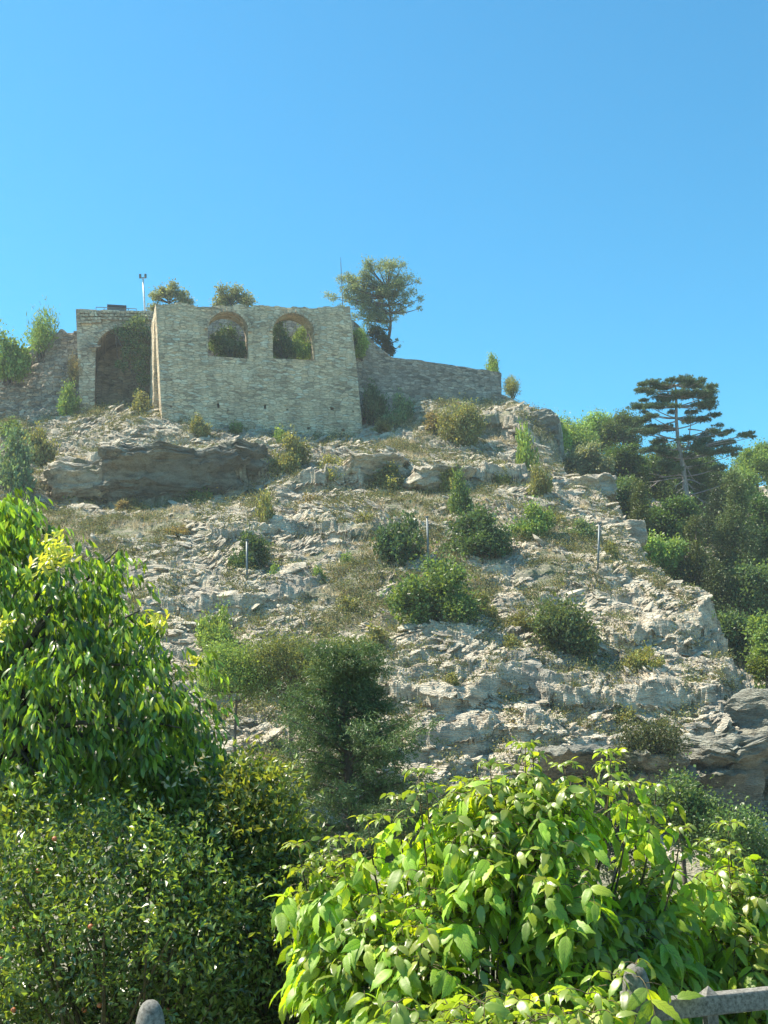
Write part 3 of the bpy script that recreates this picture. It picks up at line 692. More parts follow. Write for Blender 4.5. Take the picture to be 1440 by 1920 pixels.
PS = {'s': [proto_shrub(900, 1.3, .10, k) for k in range(3)], 'm': [proto_shrub(6500, 3.0, .125, k, ncl=34, lo=.08, hi=.24) for k in range(3)],
      'l': [proto_shrub(15000, 5.5, .155, k, ncl=60, lo=.06, hi=.2) for k in range(3)],
      'u': [proto_shrub(3200, 2.4, .15, k, tm=T_NARROW, ncl=22) for k in range(2)]}
BASE = {'s': 1.3, 'm': 3.0, 'l': 5.5, 'u': 2.4}
def shrub(px, py, w, h, tint, label, Y=None, cls=None, group='shrubs on the rocky slope', name='shrub', cat='shrub'):
    b = hit(px, py) if Y is None else P(px, py, Y)
    k = b[1]/F/.985; W = w*k; H = h*k
    if cls is None: cls = 's' if W < 1.9 else ('m' if W < 4.4 else 'l')
    fo, st = PS[cls][random.randrange(len(PS[cls]))]; s = BASE[cls]
    if Y is None: b = b+np.array([0, W*.22, .05])
    o = empty(name, b, label, cat, group); o.rotation_euler = (0, 0, random.uniform(0, 6.28)); 
    o.scale = (W/s*1.3, W/s*1.3, H/(s*.5)*1.12)
    f = link('foliage', fo, o); f.color = (*tint, 1); link('stem', st, o); return o
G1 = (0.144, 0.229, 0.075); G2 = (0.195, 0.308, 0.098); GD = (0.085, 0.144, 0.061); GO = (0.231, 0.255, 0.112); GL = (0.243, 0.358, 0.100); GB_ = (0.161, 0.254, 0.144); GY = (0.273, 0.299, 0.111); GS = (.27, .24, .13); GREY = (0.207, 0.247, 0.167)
SH = [
 (15, 712, 95, 88, G2, 'dense round green bush hanging over the ruined wall at the left frame edge', 93.2),
 (128, 787, 58, 58, G2, 'leafy bush at the outer foot of the gate tower', 91.8),
 (268, 790, 55, 48, GO, 'olive bush at the sill of the dark gate arch', 90.5),
 (703, 792, 62, 70, GD, 'dark bush in the angle between keep and curtain wall', 94),
 (750, 802, 66, 62, GB_, 'grey green bush beside the dark one right of the keep', None),
 (720, 812, 60, 26, GO, 'low olive bush at the lower right corner of the keep', None),
 (870, 842, 112, 92, GO, 'big straggly bush in dry grass below the middle of the curtain wall', None),
 (820, 815, 70, 45, GS, 'dry straw coloured bush left of the straggly one under the curtain wall', None),
 (372, 826, 52, 46, GO, 'light olive bush at the foot of the keep under its left window', None),
 (440, 815, 38, 22, G1, 'small dark bush at the keep foot between two weep holes', None),
 (522, 832, 36, 26, GL, 'small bright green tuft at the foot of the keep under its right window', None),
 (545, 892, 88, 78, GO, 'bushy olive green shrub growing from the ledge below the keep', None),
 (372, 944, 66, 40, G2, 'green shrub at the right end of the shaded rock face', None),
 (132, 942, 84, 54, G2, 'green shrub at the left end of the shaded rock face', None),
 (70, 880, 80, 78, GO, 'dull olive shrub by the left ledge below the ruined wall', None),
 (22, 930, 100, 110, GB_, 'large grey green shrub at the left frame edge below the ruined wall', None),
 (20, 830, 70, 45, G1, 'dark shrub under the ruined wall at the left frame edge', None),
 (622, 905, 70, 46, GY, 'yellowish shrub on the ledge right of the olive one', None),
 (725, 925, 90, 48, GO, 'wide low olive shrub on the slope below the keep corner', None),
 (868, 968, 56, 72, G1, 'dark narrow shrub hanging down a rock step', None),
 (840, 930, 56, 48, GY, 'yellow green shrub just above the dark narrow one', None),
 (988, 882, 46, 82, GL, 'tall fresh green sapling growing beside the crags', None),
 (1015, 935, 66, 60, GO, 'olive shrub at the foot of the steep dark crag', None),
 (495, 985, 38, 62, GY, 'small slender yellow green shrub alone on pale rock', None),
 (467, 1074, 90, 72, GD, 'dark green bush right behind the leftmost steel post', None),
 (515, 1088, 26, 28, G2, 'tiny green bush just right of the leftmost steel post', None),
 (597, 1090, 26, 26, G2, 'tiny green bush alone in dry grass between the steel posts', None),
 (650, 1062, 30, 24, G2, 'tiny green bush close to the left side of the big dark bush', None),
 (752, 1068, 116, 100, (.09, .16, .075), 'big dark green bush left of the middle steel post', None),
 (905, 1050, 160, 88, (.09, .16, .07), 'wide dark green bush between the middle and right steel posts', None),
 (1003, 1012, 100, 66, G2, 'fresh green bush joined to the right end of the wide dark one', None),
 (1090, 1012, 80, 36, GB_, 'low bush between the fresh green bush and the right steel post', None),
 (812, 1172, 210, 112, (.13, .21, .07), 'largest rounded bush in the middle of the slope', None),
 (905, 1165, 70, 50, GO, 'olive fringe bush at the right side of the largest bush', None),
 (650, 1150, 60, 30, GO, 'low olive scrub left of the largest bush', None),
 (1062, 1240, 170, 112, (.12, .17, .075), 'broad olive green bush on the right half of the slope', None),
 (985, 1190, 80, 40, GO, 'low olive bush at the left shoulder of the broad one', None),
 (1212, 1272, 90, 52, GY, 'dry yellowish bush on the slabs near the right cliff', None),
 (1150, 1052, 40, 30, GO, 'small olive bush just right of the leaning steel post', None),
 (1325, 1168, 34, 34, GL, 'small bright bush perched on the right cliff edge', None),
 (1260, 1090, 46, 22, GO, 'low olive bush on the upper right edge of the slope', None),
 (240, 960, 60, 26, GS, 'dry brown shrub under the shaded rock face', None),
 (330, 1012, 60, 26, GS, 'dry reddish shrub in the straw coloured grass at left', None),
 (400, 1235, 92, 88, GL, 'light green shrub on rock above the small light green tree', None),
 (700, 1222, 70, 40, GO, 'olive shrub behind the top of the dark conifer', None),
 (850, 1290, 40, 22, GO, 'little olive shrub on the layered pale outcrop', None),
 (960, 1215, 40, 22, GY, 'little yellowish shrub at the right end of the layered outcrop', None),
 (1180, 1360, 60, 30, GO, 'low olive shrub above the overhanging slab', None),
 (580, 950, 44, 24, GS, 'dry pale shrub in the middle of the stony slope', None),
 (680, 985, 50, 24, GO, 'flat olive shrub on the stony slope below the yellowish one', None),
 (940, 910, 50, 34, GY, 'yellowish bush under the square outcrop', None),
 (1050, 985, 40, 18, GY, 'little yellow green bush below the flat topped block', None),
]
for px, py, w, h, tn, lb, Yq in SH: shrub(px, py, w, h, tn, lb, Yq)
shrub(78, 670, 88, 84, G2, 'upright feathery green bush growing on top of the ruined wall', 95, 'u')
shrub(140, 720, 40, 50, GS, 'dry straw tufted bush against the outer side of the gate tower', 93.0, 'u')
shrub(678, 668, 34, 62, GL, 'light green bush in the gap between keep and curtain wall', 95.5, 'u')
shrub(925, 712, 38, 44, GL, 'fresh green bush behind the lower end of the curtain wall', 103, 'm')
shrub(963, 742, 46, 40, GY, 'yellow green bush behind the broken wall stub', 102, 'u')
def win_sh(px, py, w, h, tn, lb, off=2.6, cls='m'):
    b = kp(px, py, off); o = shrub(px, py, w, h, tn, lb, b[1], cls, 'bushes inside the keep'); return o
win_sh(425, 672, 88, 60, (.09, .15, .07), 'dark green bush filling the left arched window of the keep')
win_sh(530, 676, 60, 66, GD, 'dark bush in the left part of the right arched window')
win_sh(565, 674, 46, 62, GL, 'yellow green bush in the right part of the right arched window')
def ivy(name, blobs, n, tn, label, Yf, ls=.16):
    C_ = np.array([P(a, b, Yf if q is None else q) for a, b, r, q in blobs]); k = Yf/F; Rr = np.array([[r*k, min(r*k, .7), r*k] for a, b, r, q in blobs]); o = C_.mean(0)
    p, d = clump_points(C_-o, Rr, n, .5); m = len(p)
    V, Fs = leaves(p, unit(rnd_dir(m)+[0, -.4, -.6]), rnd_dir(m)+[0, -.8, .5], ls*RNG.uniform(.6, 1.3, m), T_WIDE)
    t_ = empty(name, o, label, 'climber'); f = link('foliage', mesh_np('foliage', V, Fs, M_FOL), t_); f.color = (*tn, 1)
    mb = MB()
    for i in range(len(C_)-1): mb.tube(bez(C_[i]-o, (C_[i]+C_[i+1])/2-o+RNG.normal(size=3)*.1, C_[i+1]-o, 5), .04, 5)
    link('stem', mb.mesh('stem', M_BARK), t_)
yg = gp(260, 680, -.3)[1]
ivy('ivy', [(262, 602, 18, None), (245, 612, 17, None), (230, 625, 14, None), (268, 625, 20, None), (250, 640, 22, None), (268, 660, 20, None), (240, 662, 16, None), (262, 685, 19, None), (232, 685, 12, None), (270, 710, 16, None), (262, 735, 13, None), (215, 618, 9, None), (222, 682, 9, None)], 5200, (.14, .21, .10), 'ivy mass hanging over the right half of the gate arch', yg)
ivy('ivy', [(700, 618, 14, 98.2), (712, 630, 17, 98.3), (724, 645, 15, 98.4), (733, 658, 11, 98.5), (690, 632, 8, 98)], 3600, (.045, .08, .04), 'dark ivy smothering the trunk foot of the airy tree', 98.3)
ivy('ivy', [(672, 628, 14, 94.9), (680, 645, 14, 94.9), (674, 660, 12, 94.9)], 1500, GL, 'light green creeper on the right corner of the keep', 94.9)

# trees: hand-placed foliage clumps joined by limbs to a trunk
def tree(name, Yt, trunk, blobs, n, ls, tn, label, m=M_FAR, tm=T_WIDE, bark=M_BARK, flat=.8, tr=.18, group=None, cat='tree', limb=None, droop=0, deep=1.0, grow=1.15):
    blobs = [(a, b, r*grow) for a, b, r in blobs]
    k = Yt/F/.985; T = np.array([P(a, b, Yt) for a, b in trunk]); o = T[0].copy()
    zg = ground_z(o[0], o[1])[0]
    if zg < o[2] or True: o[2] = zg; T = np.vstack([[o[0], o[1], zg-.4], T])
    T = T-o; C_ = []; Rr = []
    for a, b, r in blobs:
        c = P(a, b, Yt)-o; c[1] += RNG.uniform(-1, 1)*deep*r*k*1.2; C_.append(c); Rr.append([r*k, r*k, r*k*flat])
    C_ = np.array(C_); Rr = np.array(Rr)
    p, d = clump_points(C_, Rr, n, .6); q = len(p)
    far = RNG.random(q) < .24; p = p+np.where(far[:, None], d*np.median(Rr[:, 0])*RNG.random((q, 1))**1.6*1.0+[0, 0, .05], 0)
    V, Fs = leaves(p, unit(rnd_dir(q)+d*.6+[0, 0, .2-droop]), rnd_dir(q)+d*.6+[0, 0, .5], ls*RNG.uniform(.6, 1.4, q), tm)
    t_ = empty(name, o, label, cat, group)
    f = link('crown', mesh_np('crown', V, Fs, m), t_); f.color = (*tn, 1)
    mb = MB(); nT = 12; tt = np.linspace(0, 1, nT); t0 = np.linspace(0, 1, len(T)); TT = np.stack([np.interp(tt, t0, T[:, j]) for j in range(3)], -1)
    mb.tube(TT, np.linspace(tr, tr*.3, nT), 7)
    for c in C_:
        cand = [i for i in range(nT) if TT[i, 2] < c[2]-.1] or [0]
        i = min(cand, key=lambda i: np.linalg.norm(TT[i]-c)*1.0); s = TT[i]; md = (s+c)/2+np.array([0, 0, -.12*np.linalg.norm(c-s)])
        mb.tube(bez(s, md, c, 6), np.linspace((limb or tr*.45), .02, 6), 5)
    link('trunk', mb.mesh('trunk', bark, True), t_); return t_
def crown_blobs(cx, cy, w, h, n=14, kind='round'):
    out = []
    for i in range(n):
        if kind == 'cone':
            t = (i+.5)/n; y = cy-h/2+h*t; ww = w/2*(.12+.88*t)*.7; out.append((cx+random.uniform(-1, 1)*ww, y, w*(.10+.20*t)))
        else:
            a = random.uniform(0, 6.283); r = math.sqrt(random.random()); out.append((cx+math.cos(a)*r*w*.36, cy+math.sin(a)*r*h*.36, min(w, h)*random.uniform(.10, .24)))
    return out
FO = 'trees on the wooded slope at right'
for (px, py, w, h, Yt, tn, kind, lb) in [
 (1036, 818, 60, 60, 108, GL, 'round', 'small bushy tree just right of the dark crag on the skyline'),
 (1075, 822, 84, 84, 112, G1, 'round', 'rounded green tree on the skyline, second right of the crag'),
 (1128, 812, 90, 78, 118, G2, 'round', 'rounded green tree on the skyline, third right of the crag'),
 (1168, 805, 78, 72, 116, (.08, .125, .045), 'round', 'light green tree on the skyline touching the pine from the left'),
 (1098, 866, 90, 62, 98, GREY, 'round', 'pale grey green tree behind the flat topped rock block'),
 (1160, 872, 110, 86, 100, (.065, .12, .04), 'round', 'leafy green tree between the pale tree and the pine trunk'),
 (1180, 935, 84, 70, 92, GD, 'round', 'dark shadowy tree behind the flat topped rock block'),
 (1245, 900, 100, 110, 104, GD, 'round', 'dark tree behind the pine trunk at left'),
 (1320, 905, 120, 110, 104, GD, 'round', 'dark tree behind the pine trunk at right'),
 (1420, 870, 90, 80, 110, G1, 'round', 'green tree on the skyline at the right frame edge'),
 (1385, 920, 80, 90, 106, G1, 'round', 'dark green tree between pine and right frame edge'),
 (1198, 985, 66, 150, 82, (.085, .11, .03), 'cone', 'yellowish cypress-like tree beside the slope edge'),
 (1262, 990, 90, 110, 84, (.07, .13, .045), 'round', 'fresh green tree right under the bare pine trunk'),
 (1232, 1050, 80, 90, 80, G2, 'round', 'green tree low beside the slope edge'),
 (1303, 1065, 64, 170, 79, (.085, .11, .032), 'cone', 'yellowish pointed juniper in front of the fresh green tree'),
 (1376, 1010, 90, 220, 84, (.10, .14, .05), 'cone', 'tall pale green conical tree near the right frame edge'),
 (1432, 1010, 90, 160, 86, (.06, .12, .045), 'round', 'green tree at the right frame edge beside the pale cone'),
 (1340, 1120, 90, 110, 78, (.07, .095, .03), 'cone', 'dull olive conifer at the bottom of the wooded slope'),
 (1400, 1120, 90, 130, 78, GD, 'round', 'dark tree at the bottom right of the wooded slope'),
 (1285, 1140, 60, 80, 76, GD, 'round', 'dark bushy tree directly above the jutting boulder'),
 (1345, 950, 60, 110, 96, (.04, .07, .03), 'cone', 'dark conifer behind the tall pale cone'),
 (1395, 1195, 110, 90, 72, GD, 'round', 'dark tree low at right just above the cliff nose'),
 (1452, 1205, 90, 100, 66, G1, 'round', 'green tree partly cut by the right frame edge above the yellow green bush'),
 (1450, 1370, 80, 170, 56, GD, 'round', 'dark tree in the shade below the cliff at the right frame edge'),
 (1450, 1120, 80, 140, 80, G1, 'round', 'dark green tree cut by the right frame edge'),
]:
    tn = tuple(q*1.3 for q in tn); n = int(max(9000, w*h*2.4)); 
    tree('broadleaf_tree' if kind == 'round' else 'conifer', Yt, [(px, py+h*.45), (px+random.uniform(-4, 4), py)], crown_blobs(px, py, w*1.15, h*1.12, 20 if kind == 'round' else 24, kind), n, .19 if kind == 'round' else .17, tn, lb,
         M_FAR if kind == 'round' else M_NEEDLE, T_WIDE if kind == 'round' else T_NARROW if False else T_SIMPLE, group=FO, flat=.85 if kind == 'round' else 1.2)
for (px, py, w, h, lb) in [(318, 553, 84, 54, 'grey green treetop showing above the left corner of the keep'), (436, 556, 86, 42, 'grey green treetop showing above the left window of the keep')]:
    bl = [(px+math.cos(a)*w*.44*q, py+14+math.sin(a)*h*.62*q, random.uniform(4, 12)) for a, q in [(i*.7, .4+.6*random.random()) for i in range(34)]]
    tree('broadleaf_tree', 104, [(px, py+55), (px, py+15)], bl, 9000, .17, (.22, .26, .16), lb, group='treetops behind the keep', flat=.8, grow=1.3)
tree('broadleaf_tree', 100, [(722, 668), (728, 640), (733, 610), (731, 575), (726, 540)],
     [(614, 550, 7), (625, 560, 8), (640, 528, 9), (652, 515, 10), (665, 520, 10), (680, 512, 8), (648, 545, 10), (668, 548, 11), (640, 572, 8), (700, 540, 11), (690, 562, 9), (710, 500, 11), (722, 488, 9), (738, 498, 11), (728, 515, 13), (750, 515, 11), (755, 495, 8), (768, 520, 9), (745, 540, 13), (772, 545, 9), (783, 530, 6), (788, 560, 6), (760, 560, 8), (712, 560, 10), (786, 576, 5), (720, 590, 8), (744, 640, 4), (750, 650, 3), (700, 590, 7), (740, 575, 9), (755, 585, 5)]+[(702+math.cos(a)*random.uniform(10, 76), 558+math.sin(a)*random.uniform(5, 66)-abs(math.cos(a))*4, random.uniform(5, 11)) for a in [i*.41 for i in range(70)]],
     24000, .16, (.21, .27, .17), 'airy pale tree with bare branches on the skyline right of the keep', tm=T_SIMPLE, flat=.9, tr=.22, deep=1.2, grow=1.2)
# the black pine
pads = [(1207, 730, 13), (1222, 718, 14), (1240, 722, 15), (1258, 718, 14), (1277, 716, 15), (1295, 720, 14), (1312, 717, 14), (1330, 726, 12), (1340, 740, 11), (1320, 742, 15), (1298, 744, 15), (1270, 742, 15), (1240, 744, 14), (1215, 745, 10), (1195, 762, 14), (1212, 770, 13), (1234, 766, 14), (1258, 770, 10), (1310, 764, 15), (1332, 760, 14), (1345, 772, 10), (1298, 784, 11), (1322, 784, 12), (1205, 788, 14), (1228, 795, 15), (1250, 800, 13), (1190, 806, 12), (1215, 815, 15), (1240, 822, 14), (1345, 800, 12), (1360, 806, 12), (1330, 815, 12), (1318, 828, 14), (1345, 832, 14), (1368, 826, 13), (1388, 822, 11), (1400, 818, 7), (1280, 830, 12), (1232, 842, 14), (1210, 850, 12), (1255, 858, 14), (1295, 850, 14), (1325, 852, 15), (1350, 850, 14), (1310, 872, 15), (1340, 875, 14), (1250, 880, 14), (1375, 845, 12)]
pads += [(a+random.uniform(-10, 10), b+random.uniform(-6, 8), r_*random.uniform(.5, .9)) for a, b, r_ in pads]+[(random.uniform(1232, 1372), random.uniform(835, 920), 13) for _ in range(8)]
def pine():
    Yt = 93; k = Yt/F/.985
    T = np.array([P(a, b, Yt) for a, b in [(1290, 945), (1284, 905), (1280, 870), (1272, 832), (1268, 790), (1268, 745), (1266, 722)]]); o = T[0].copy(); zg = ground_z(o[0], o[1])[0]; o[2] = zg
    T = np.vstack([[o[0]+.3, o[1], zg-.5], T])-o
    t_ = empty('pine_tree', o, 'tall flat topped pine with layered branches and a bare pale trunk', 'tree')
    C_ = []; Rr = []
    for a, b, r in pads:
        c = P(a, b, Yt)-o; c[1] += RNG.uniform(-1.6, 1.6); C_.append(c); Rr.append([r*k*1.45, r*k*1.5, r*k*.33])
    C_ = np.array(C_); Rr = np.array(Rr)
    cp, d = clump_points(C_, Rr, 6500, .8)
    pos = np.repeat(cp, 14, 0); q = len(pos); dr = unit(rnd_dir(q)+[0, 0, .45])
    V, Fs = leaves(pos, dr, rnd_dir(q), .24*RNG.uniform(.7, 1.2, q), T_NARROW)
    f = link('crown', mesh_np('crown', V, Fs, M_NEEDLE), t_); f.color = (.11, .17, .085, 1)
    mb = MB(); nT = 16; tt = np.linspace(0, 1, nT); t0 = np.linspace(0, 1, len(T)); TT = np.stack([np.interp(tt, t0, T[:, j]) for j in range(3)], -1)
    mb.tube(TT, np.linspace(.30, .08, nT), 8)
    for c in C_:
        i = int(np.argmin(np.abs(TT[:, 2]-(c[2]-.35*abs(c[0]-TT[8, 0])*.5)))); s = TT[i]; md = (s+c)/2+np.array([0, 0, -.25])
        mb.tube(bez(s, md, c, 6), np.linspace(.07, .02, 6), 5)
    link('trunk', mb.mesh('trunk', M_PALEBARK, True), t_)
    mb = MB()
    for (a, b, c, d_) in [(1282, 880, 1250, 880), (1284, 890, 1240, 895), (1286, 900, 1262, 915), (1286, 905, 1300, 920), (1287, 912, 1268, 925), (1289, 920, 1318, 945), (1283, 868, 1300, 900), (1286, 900, 1310, 910), (1278, 860, 1255, 850), (1288, 925, 1302, 955), (1272, 835, 1290, 838), (1290, 838, 1293, 780), (1290, 805, 1325, 815), (1268, 790, 1235, 800), (1285, 895, 1225, 905)]:
        s = P(a, b, Yt)-o; e = P(c, d_, Yt)-o; e[1] += RNG.uniform(-1, .3); md = (s+e)/2+[0, 0, RNG.uniform(0, .35)]
        mb.tube(bez(s, md, e, 7), np.linspace(.075, .02, 7), 5)
        for j in range(3):
            s2 = md*.4+e*.6; e2 = e+RNG.normal(size=3)*.35; mb.tube([s2, e2], [.025, .01], 4)
    link('dead_branches', mb.mesh('dead_branches', M_PALEBARK), t_)
pine()

# mid-distance: trees and shrubs at the foot of the slope
def fluffy(name, px, py, w, h, Yt, tn, lb, n=9000, ls=.11, tm=T_SIMPLE, m=M_FOL, nb=26, bark=M_BARK, cat='shrub', group=None, tr=.10, base=.5, flat=.9, droop=0):
    return tree(name, Yt, [(px, py+h*base), (px+w*.03, py+h*.1)], crown_blobs(px, py, w, h, nb), n, ls, tn, lb, m, tm, bark, flat, tr, group, cat, droop=droop)
MG = 'shrubs and trees at the foot of the slope'
fluffy('small_tree', 440, 1262, 185, 150, 44, (.22, .33, .10), 'small light green tree with a thin trunk right of the big drooping tree', 17000, .10, cat='tree', group=MG, base=.85)
fluffy('shrub', 545, 1265, 170, 160, 44, (.18, .22, .09), 'olive shrub mass left of the conifer top', 17000, .10, group=MG, nb=30)
fluffy('shrub', 640, 1245, 120, 120, 42, (.16, .21, .08), 'olive green shrub right behind the conifer top', 11000, .10, group=MG, nb=22)
fluffy('shrub', 1215, 1402, 170, 112, 44, (.09, .115, .055), 'dark bushy shrub under the overhanging slab at right', 8500, .11, group=MG, nb=26)
fluffy('shrub', 1280, 1520, 150, 150, 36, (.12, .20, .07), 'green leafy shrub behind the bright foreground bush at right', 9000, .10, tm=T_WIDE, group=MG, nb=26)
fluffy('shrub', 1390, 1590, 160, 170, 34, (.12, .21, .07), 'green leafy shrub low at the right frame edge', 9000, .10, tm=T_WIDE, group=MG, nb=26)
fluffy('shrub', 1436, 1268, 60, 90, 55, (.14, .19, .035), 'yellow green bush below the cliff at the right frame edge', 3500, .12, tm=T_WIDE, group=MG, nb=12)
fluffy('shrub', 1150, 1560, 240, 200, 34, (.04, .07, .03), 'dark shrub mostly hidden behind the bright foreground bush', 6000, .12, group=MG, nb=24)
fluffy('shrub', 820, 1560, 280, 180, 30, (.10, .14, .06), 'dim green shrub between conifer and bright foreground bush', 8000, .11, group=MG, nb=26)

def conifer_mid():
    Yt = 20; k = Yt/F/.985
    T = np.array([P(a, b, Yt) for a, b in [(668, 1720), (662, 1600), (655, 1480), (652, 1380), (648, 1300), (650, 1230)]]); o = T[0].copy(); zg = ground_z(o[0], o[1])[0]; o[2] = zg
    T = np.vstack([[o[0], o[1], zg-.3], T])-o; nT = 24; tt = np.linspace(0, 1, nT); t0 = np.linspace(0, 1, len(T)); TT = np.stack([np.interp(tt, t0, T[:, j]) for j in range(3)], -1)
    mb = MB(); mb.tube(TT, np.linspace(.14, .03, nT), 7)
    pos = []; dirs = []; nr_ = []
    top = TT[-1, 2]; bot = (P(668, 1640, Yt)-o)[2]
    for i in range(100):
        f = i/100.; z = bot+(top-bot)*(1-f)**1.0; s = np.array([np.interp(z, TT[:, 2], TT[:, 0]), 0, z]); s[1] = np.interp(z, TT[:, 2], TT[:, 1])
        a = i*2.4+random.uniform(-.9, .9); L = (.42+1.6*min(1, f*1.6)**.8)*random.uniform(.45, 1.15)*(.8+.3*math.sin(a*2+z)); up = random.uniform(.1, .6)+.35*(1-f)
        e = s+np.array([math.cos(a)*L, math.sin(a)*L, L*up*.8]); md = (s+e)/2+[0, 0, L*.05]; tipd = e+np.array([math.cos(a)*.15, math.sin(a)*.15, -.12])
        br = bez(s, md, tipd, 8); mb.tube(br, np.linspace(.025, .006, 8), 4)
        for j in range(2, 8):
            for q in range(9):
                off = RNG.normal(size=3)*np.array([.12, .12, .08]); c = br[j]+off
                pos.append(c); dirs.append([math.cos(a), math.sin(a), -.1])
    pos = np.array(pos); dirs = np.array(dirs); kk = 13
    pp = np.repeat(pos, kk, 0)+RNG.normal(size=(len(pos)*kk, 3))*.035; dd = np.repeat(dirs, kk, 0); q = len(pp)
    V, Fs = leaves(pp, unit(dd*.8+rnd_dir(q)*1.0+[0, 0, -.15]), rnd_dir(q)+[0, 0, .6], .085*RNG.uniform(.6, 1.3, q), T_NARROW)
    t_ = empty('conifer', o, 'dark feathery conifer in the middle with its trunk showing against pale rock', 'tree')
    f = link('crown', mesh_np('crown', V, Fs, M_NEEDLE), t_); f.color = (.10, .16, .06, 1); link('trunk', mb.mesh('trunk', M_BARK, True), t_)
conifer_mid()

# ------------------------------------------------------------ foreground
def inpoly(px, py, poly):
    ins = False; n = len(poly)
    for i in range(n):
        ax, ay = poly[i]; bx, by = poly[(i+1) % n]
        if (ay > py) != (by > py) and px < (bx-ax)*(py-ay)/(by-ay)+ax: ins = not ins
    return ins
def sample_poly(poly, n):
    xs = [a for a, b in poly]; ys = [b for a, b in poly]; out = []
    while len(out) < n:
        a, b = random.uniform(min(xs), max(xs)), random.uniform(min(ys), max(ys))
        if inpoly(a, b, poly): out.append((a, b))
    return out
def edge_dist(px, py, poly):
    d = 1e9; n = len(poly)
    for i in range(n):
        ax, ay = poly[i]; bx, by = poly[(i+1) % n]; ex, ey = bx-ax, by-ay; t = max(0, min(1, ((px-ax)*ex+(py-ay)*ey)/(ex*ex+ey*ey)))
        d = min(d, math.hypot(px-ax-t*ex, py-ay-t*ey))
    return d
def volume_points(poly, n, Yc, thick, near=260., minpx=0):
    """points in a rounded body whose section is poly and whose depth swells towards the middle"""
    out = []
    for a, b in sample_poly(poly, n):
        e = edge_dist(a, b, poly); hd = thick*math.sqrt(min(1, e/near))+.08
        out.append(P(a, b, Yc+random.uniform(-1, 1)**1*hd))
    return np.array(out)

# big drooping tree on the left
LT = [(-160, 900), (20, 905), (30, 960), (75, 945), (55, 1000), (105, 1005), (140, 1050), (190, 1075), (212, 1030), (225, 1095), (262, 1140), (305, 1165), (322, 1215), (365, 1240), (385, 1310), (402, 1360), (410, 1420), (330, 1450), (270, 1440), (200, 1470), (140, 1500), (60, 1500), (-160, 1560)]; LT = [(a-min(38, max(0, (a-20)*.25)), b+6) for a, b in LT]
def left_tree():
    o = P(-60, 1500, 8.0); o[2] = ground_z(o[0], o[1])[0]
    tips = volume_points(LT, 900, 8.0, 1.3, 220)
    edge = np.array([P(a, b, 8.0+random.uniform(-.3, .3)) for a, b in [(20, 915), (35, 965), (70, 950), (60, 935), (110, 1015), (150, 1060), (212, 1040), (215, 1060), (228, 1100), (262, 1145), (305, 1170), (325, 1220), (365, 1245), (385, 1315), (400, 1365), (405, 1415), (130, 1030), (85, 1000), (180, 1085), (10, 950)]])
    tips = np.concatenate([tips, edge, edge+RNG.normal(size=edge.shape)*.06])-o
    m = len(tips); k = 21; q = m*k
    ax = unit(rnd_dir(m)*np.array([1, 1, .3])+[0.2, 0, -.45]); s = RNG.random((m, k))*.27
    pos = (tips[:, None]+ax[:, None]*s[..., None]).reshape(-1, 3)+RNG.normal(size=(q, 3))*.03
    dr = unit(np.repeat(ax, k, 0)*.4+rnd_dir(q)*.65+[0, 0, -.75])
    V, Fs = leaves(pos, dr, rnd_dir(q)*.7+[0, 0, .9], .088*RNG.uniform(.65, 1.25, q), T_LONG)
    t_ = empty('broadleaf_tree', o, 'big dark green tree with long drooping leaves filling the left side', 'tree')
    link('crown', mesh_np('crown', V, Fs, M_LEFT, True), t_)
    mb = MB(); c0 = rel(P(-30, 1300, 8.2), o); mb.tube(bez([0, 0, -.3], c0*.5+[.1, 0, 0], c0, 8), np.linspace(.16, .09, 8), 8)
    for i in range(0, m, 9):
        e = tips[i]; md = (c0+e)/2+[0, 0, .15]; mb.tube(bez(c0*random.uniform(.6, 1), md, e, 7), np.linspace(.035, .006, 7), 5)
    link('trunk', mb.mesh('trunk', M_BARK, True), t_)
    pos = []; 
    for (a, b, r, n_) in [(105, 1030, 30, 70), (85, 1060, 26, 60), (125, 1048, 16, 30), (292, 1166, 18, 45), (5, 1170, 14, 30), (-5, 1190, 12, 16), (368, 1240, 10, 18)]:
        for _ in range(n_): pos.append(P(a+random.gauss(0, r*.45), b+random.gauss(0, r*.45), 7.0+random.gauss(0, .08) if a < 300 else 7.6))
    pos = np.array(pos)-o; q = len(pos)
    V, Fs = leaves(pos, unit(rnd_dir(q)+[0, 0, .3]), rnd_dir(q)+[0, -.2, .6], .06*RNG.uniform(.7, 1.3, q), T_LONG)
    link('young_leaves', mesh_np('young_leaves', V, Fs, M_TIP, True), t_)['label'] = 'bright yellow young leaf tufts'
left_tree()

